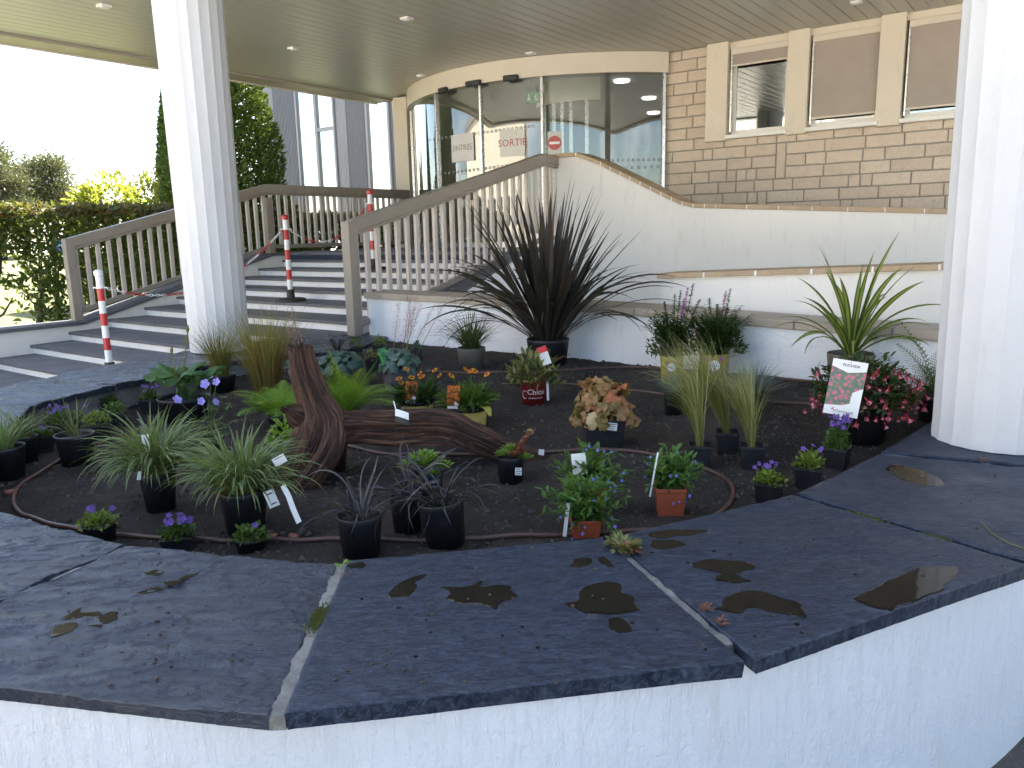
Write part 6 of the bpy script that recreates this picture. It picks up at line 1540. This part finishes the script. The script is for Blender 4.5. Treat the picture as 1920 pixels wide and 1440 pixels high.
# puddles
def puddlemat():
    m, n, b = newmat('rain_water_film'); T = NT(n); v = coords(T)
    T.L(ramp(T, noisen(T, coords(T, (1, 4, 1), R(12)), 14, 6, .7), [(.35, (.004, .004, .004)), (.7, (.010, .0095, .009))]), b.inputs['Base Color']); b.inputs['Roughness'].default_value = .06; b.inputs['Specular IOR Level'].default_value = .28
    T.L(bump(T, noisen(T, v, 22, 3), .12, .002), b.inputs['Normal']); return m
M['puddle'] = puddlemat()
PU = [[(727, 1112), (745, 1096), (770, 1084), (800, 1075), (798, 1084), (780, 1092), (778, 1108), (765, 1120), (740, 1124), (728, 1120)],
      [(822, 1102), (850, 1102), (880, 1096), (905, 1090), (900, 1100), (950, 1098), (962, 1110), (974, 1117), (945, 1128), (925, 1143), (912, 1136), (870, 1131), (835, 1122), (845, 1112)],
      [(1055, 1132), (1085, 1124), (1100, 1100), (1130, 1090), (1160, 1092), (1162, 1108), (1180, 1116), (1200, 1139), (1170, 1150), (1140, 1152), (1100, 1150)],
      [(1138, 1162), (1165, 1158), (1186, 1182), (1160, 1187), (1142, 1176)],
      [(1072, 1062), (1085, 1048), (1110, 1046), (1106, 1056), (1090, 1064)], [(1120, 1050), (1135, 1046), (1155, 1064), (1140, 1064)],
      [(1298, 1052), (1335, 1046), (1400, 1052), (1418, 1060), (1395, 1070), (1380, 1076), (1410, 1088), (1370, 1091), (1342, 1084), (1355, 1072), (1305, 1062)],
      [(1342, 1142), (1360, 1118), (1395, 1107), (1430, 1106), (1462, 1120), (1500, 1130), (1512, 1156), (1470, 1150), (1440, 1146), (1405, 1138), (1385, 1148)],
      [(1600, 1122), (1650, 1095), (1690, 1078), (1740, 1058), (1790, 1050), (1800, 1075), (1760, 1108), (1700, 1132), (1660, 1143), (1625, 1134)],
      [(1662, 878), (1680, 870), (1720, 878), (1750, 890), (1770, 905), (1760, 913), (1720, 908), (1680, 893)],
      [(1216, 998), (1260, 992), (1330, 992), (1300, 1002), (1250, 1006), (1220, 1004)], [(1220, 1012), (1260, 1010), (1290, 1020), (1260, 1028), (1225, 1024)],
      [(272, 1074), (295, 1068), (310, 1072), (290, 1080)], [(305, 1084), (325, 1076), (330, 1084), (310, 1092)], [(248, 1105), (280, 1096), (305, 1094), (295, 1102), (262, 1107)], [(330, 1084), (360, 1070), (384, 1063), (380, 1068), (345, 1084), (320, 1094)],
      [(108, 1158), (130, 1146), (155, 1135), (150, 1146), (190, 1142), (180, 1152), (150, 1161)], [(180, 1155), (210, 1146), (222, 1158), (196, 1166)], [(98, 1192), (105, 1174), (125, 1168), (142, 1168), (138, 1180), (110, 1190)], [(165, 1175), (195, 1170), (185, 1178)],
      [(650, 1060), (672, 1054), (688, 1058), (680, 1066), (660, 1066)]]
from mathutils.bvhtree import BVHTree
slabs_ = []
for o_ in planter.children:
    if o_.name.startswith('coping_slab'):
        off = planter.location; slabs_.append(BVHTree.FromPolygons([tuple(v.co + off) for v in o_.data.vertices], [tuple(p.vertices) for p in o_.data.polygons]))
def slab_top(p):
    z = None
    for b_ in slabs_:
        h = b_.ray_cast(Vector((p.x, p.y, .2)), Vector((0, 0, -1)))
        if h[0] is not None and (z is None or h[0].z > z): z = h[0].z
    return -.01 if z is None else z
for k, px in enumerate(PU):
    pts = catmull([pz(x, y, .0) for x, y in px] + [pz(*px[0], .0)], len(px) * 7); pts = pts[:-1]
    pts = [p + noise.noise_vector(p * 26) * .010 + noise.noise_vector(p * 80) * .005 for p in pts]; c = sum(pts, Vector()) / len(pts)
    zt = sorted(slab_top(p) for p in [c.lerp(q, f) for q in pts[::3] for f in (.2, .6, .95)])
    z = zt[int(len(zt) * (.80 if k < 12 or k > 19 else .52))] + .0010
    mb = MB(); n = len(pts); rings = []
    for f in (1.0, .93):
        rings += [Vector((c.x + (p.x - c.x) * f, c.y + (p.y - c.y) * f, z - (.0012 if f == 1 else 0))) for p in pts]
    mb.add(rings, [(i, (i + 1) % n, n + (i + 1) % n, n + i) for i in range(n)] + [tuple(range(n, 2 * n))])
    put('puddle', mb, M['puddle'], at=c, kind='structure')
# drops and crumbs on the slate
mb = MB()
for _ in range(45):
    x, y = random.uniform(250, 1850), random.uniform(1010, 1260); p = pz(x, y); z = slab_top(p)
    if z < -.009: continue
    r = random.uniform(.002, .007); mb.lathe(Vector((p.x, p.y, z + .0002)), [(r, 0), (r * .8, .0008)], 9)
o = put('water_drops', mb, M['puddle'], kind='stuff'); tag(o, 'scattered drops of rain water on the slate coping', 'water drops')
mb = MB()
for _ in range(260):
    x, y = random.uniform(100, 1900), random.uniform(870, 1280); p = pz(x, y); z = slab_top(p)
    if z < -.009: continue
    r = random.uniform(.0012, .0045); mb.box(Vector((p.x, p.y, z + r * .3)), r * 2, r * 1.3, r * .7, Euler((random.gauss(0, .3), random.gauss(0, .3), random.uniform(0, 6))).to_matrix())
o = put('soil_specks', mb, plain('brown_specks', (.07, .05, .035), .95, .5, 90), kind='stuff'); tag(o, 'brown specks of soil and bark on the slate coping', 'soil debris')
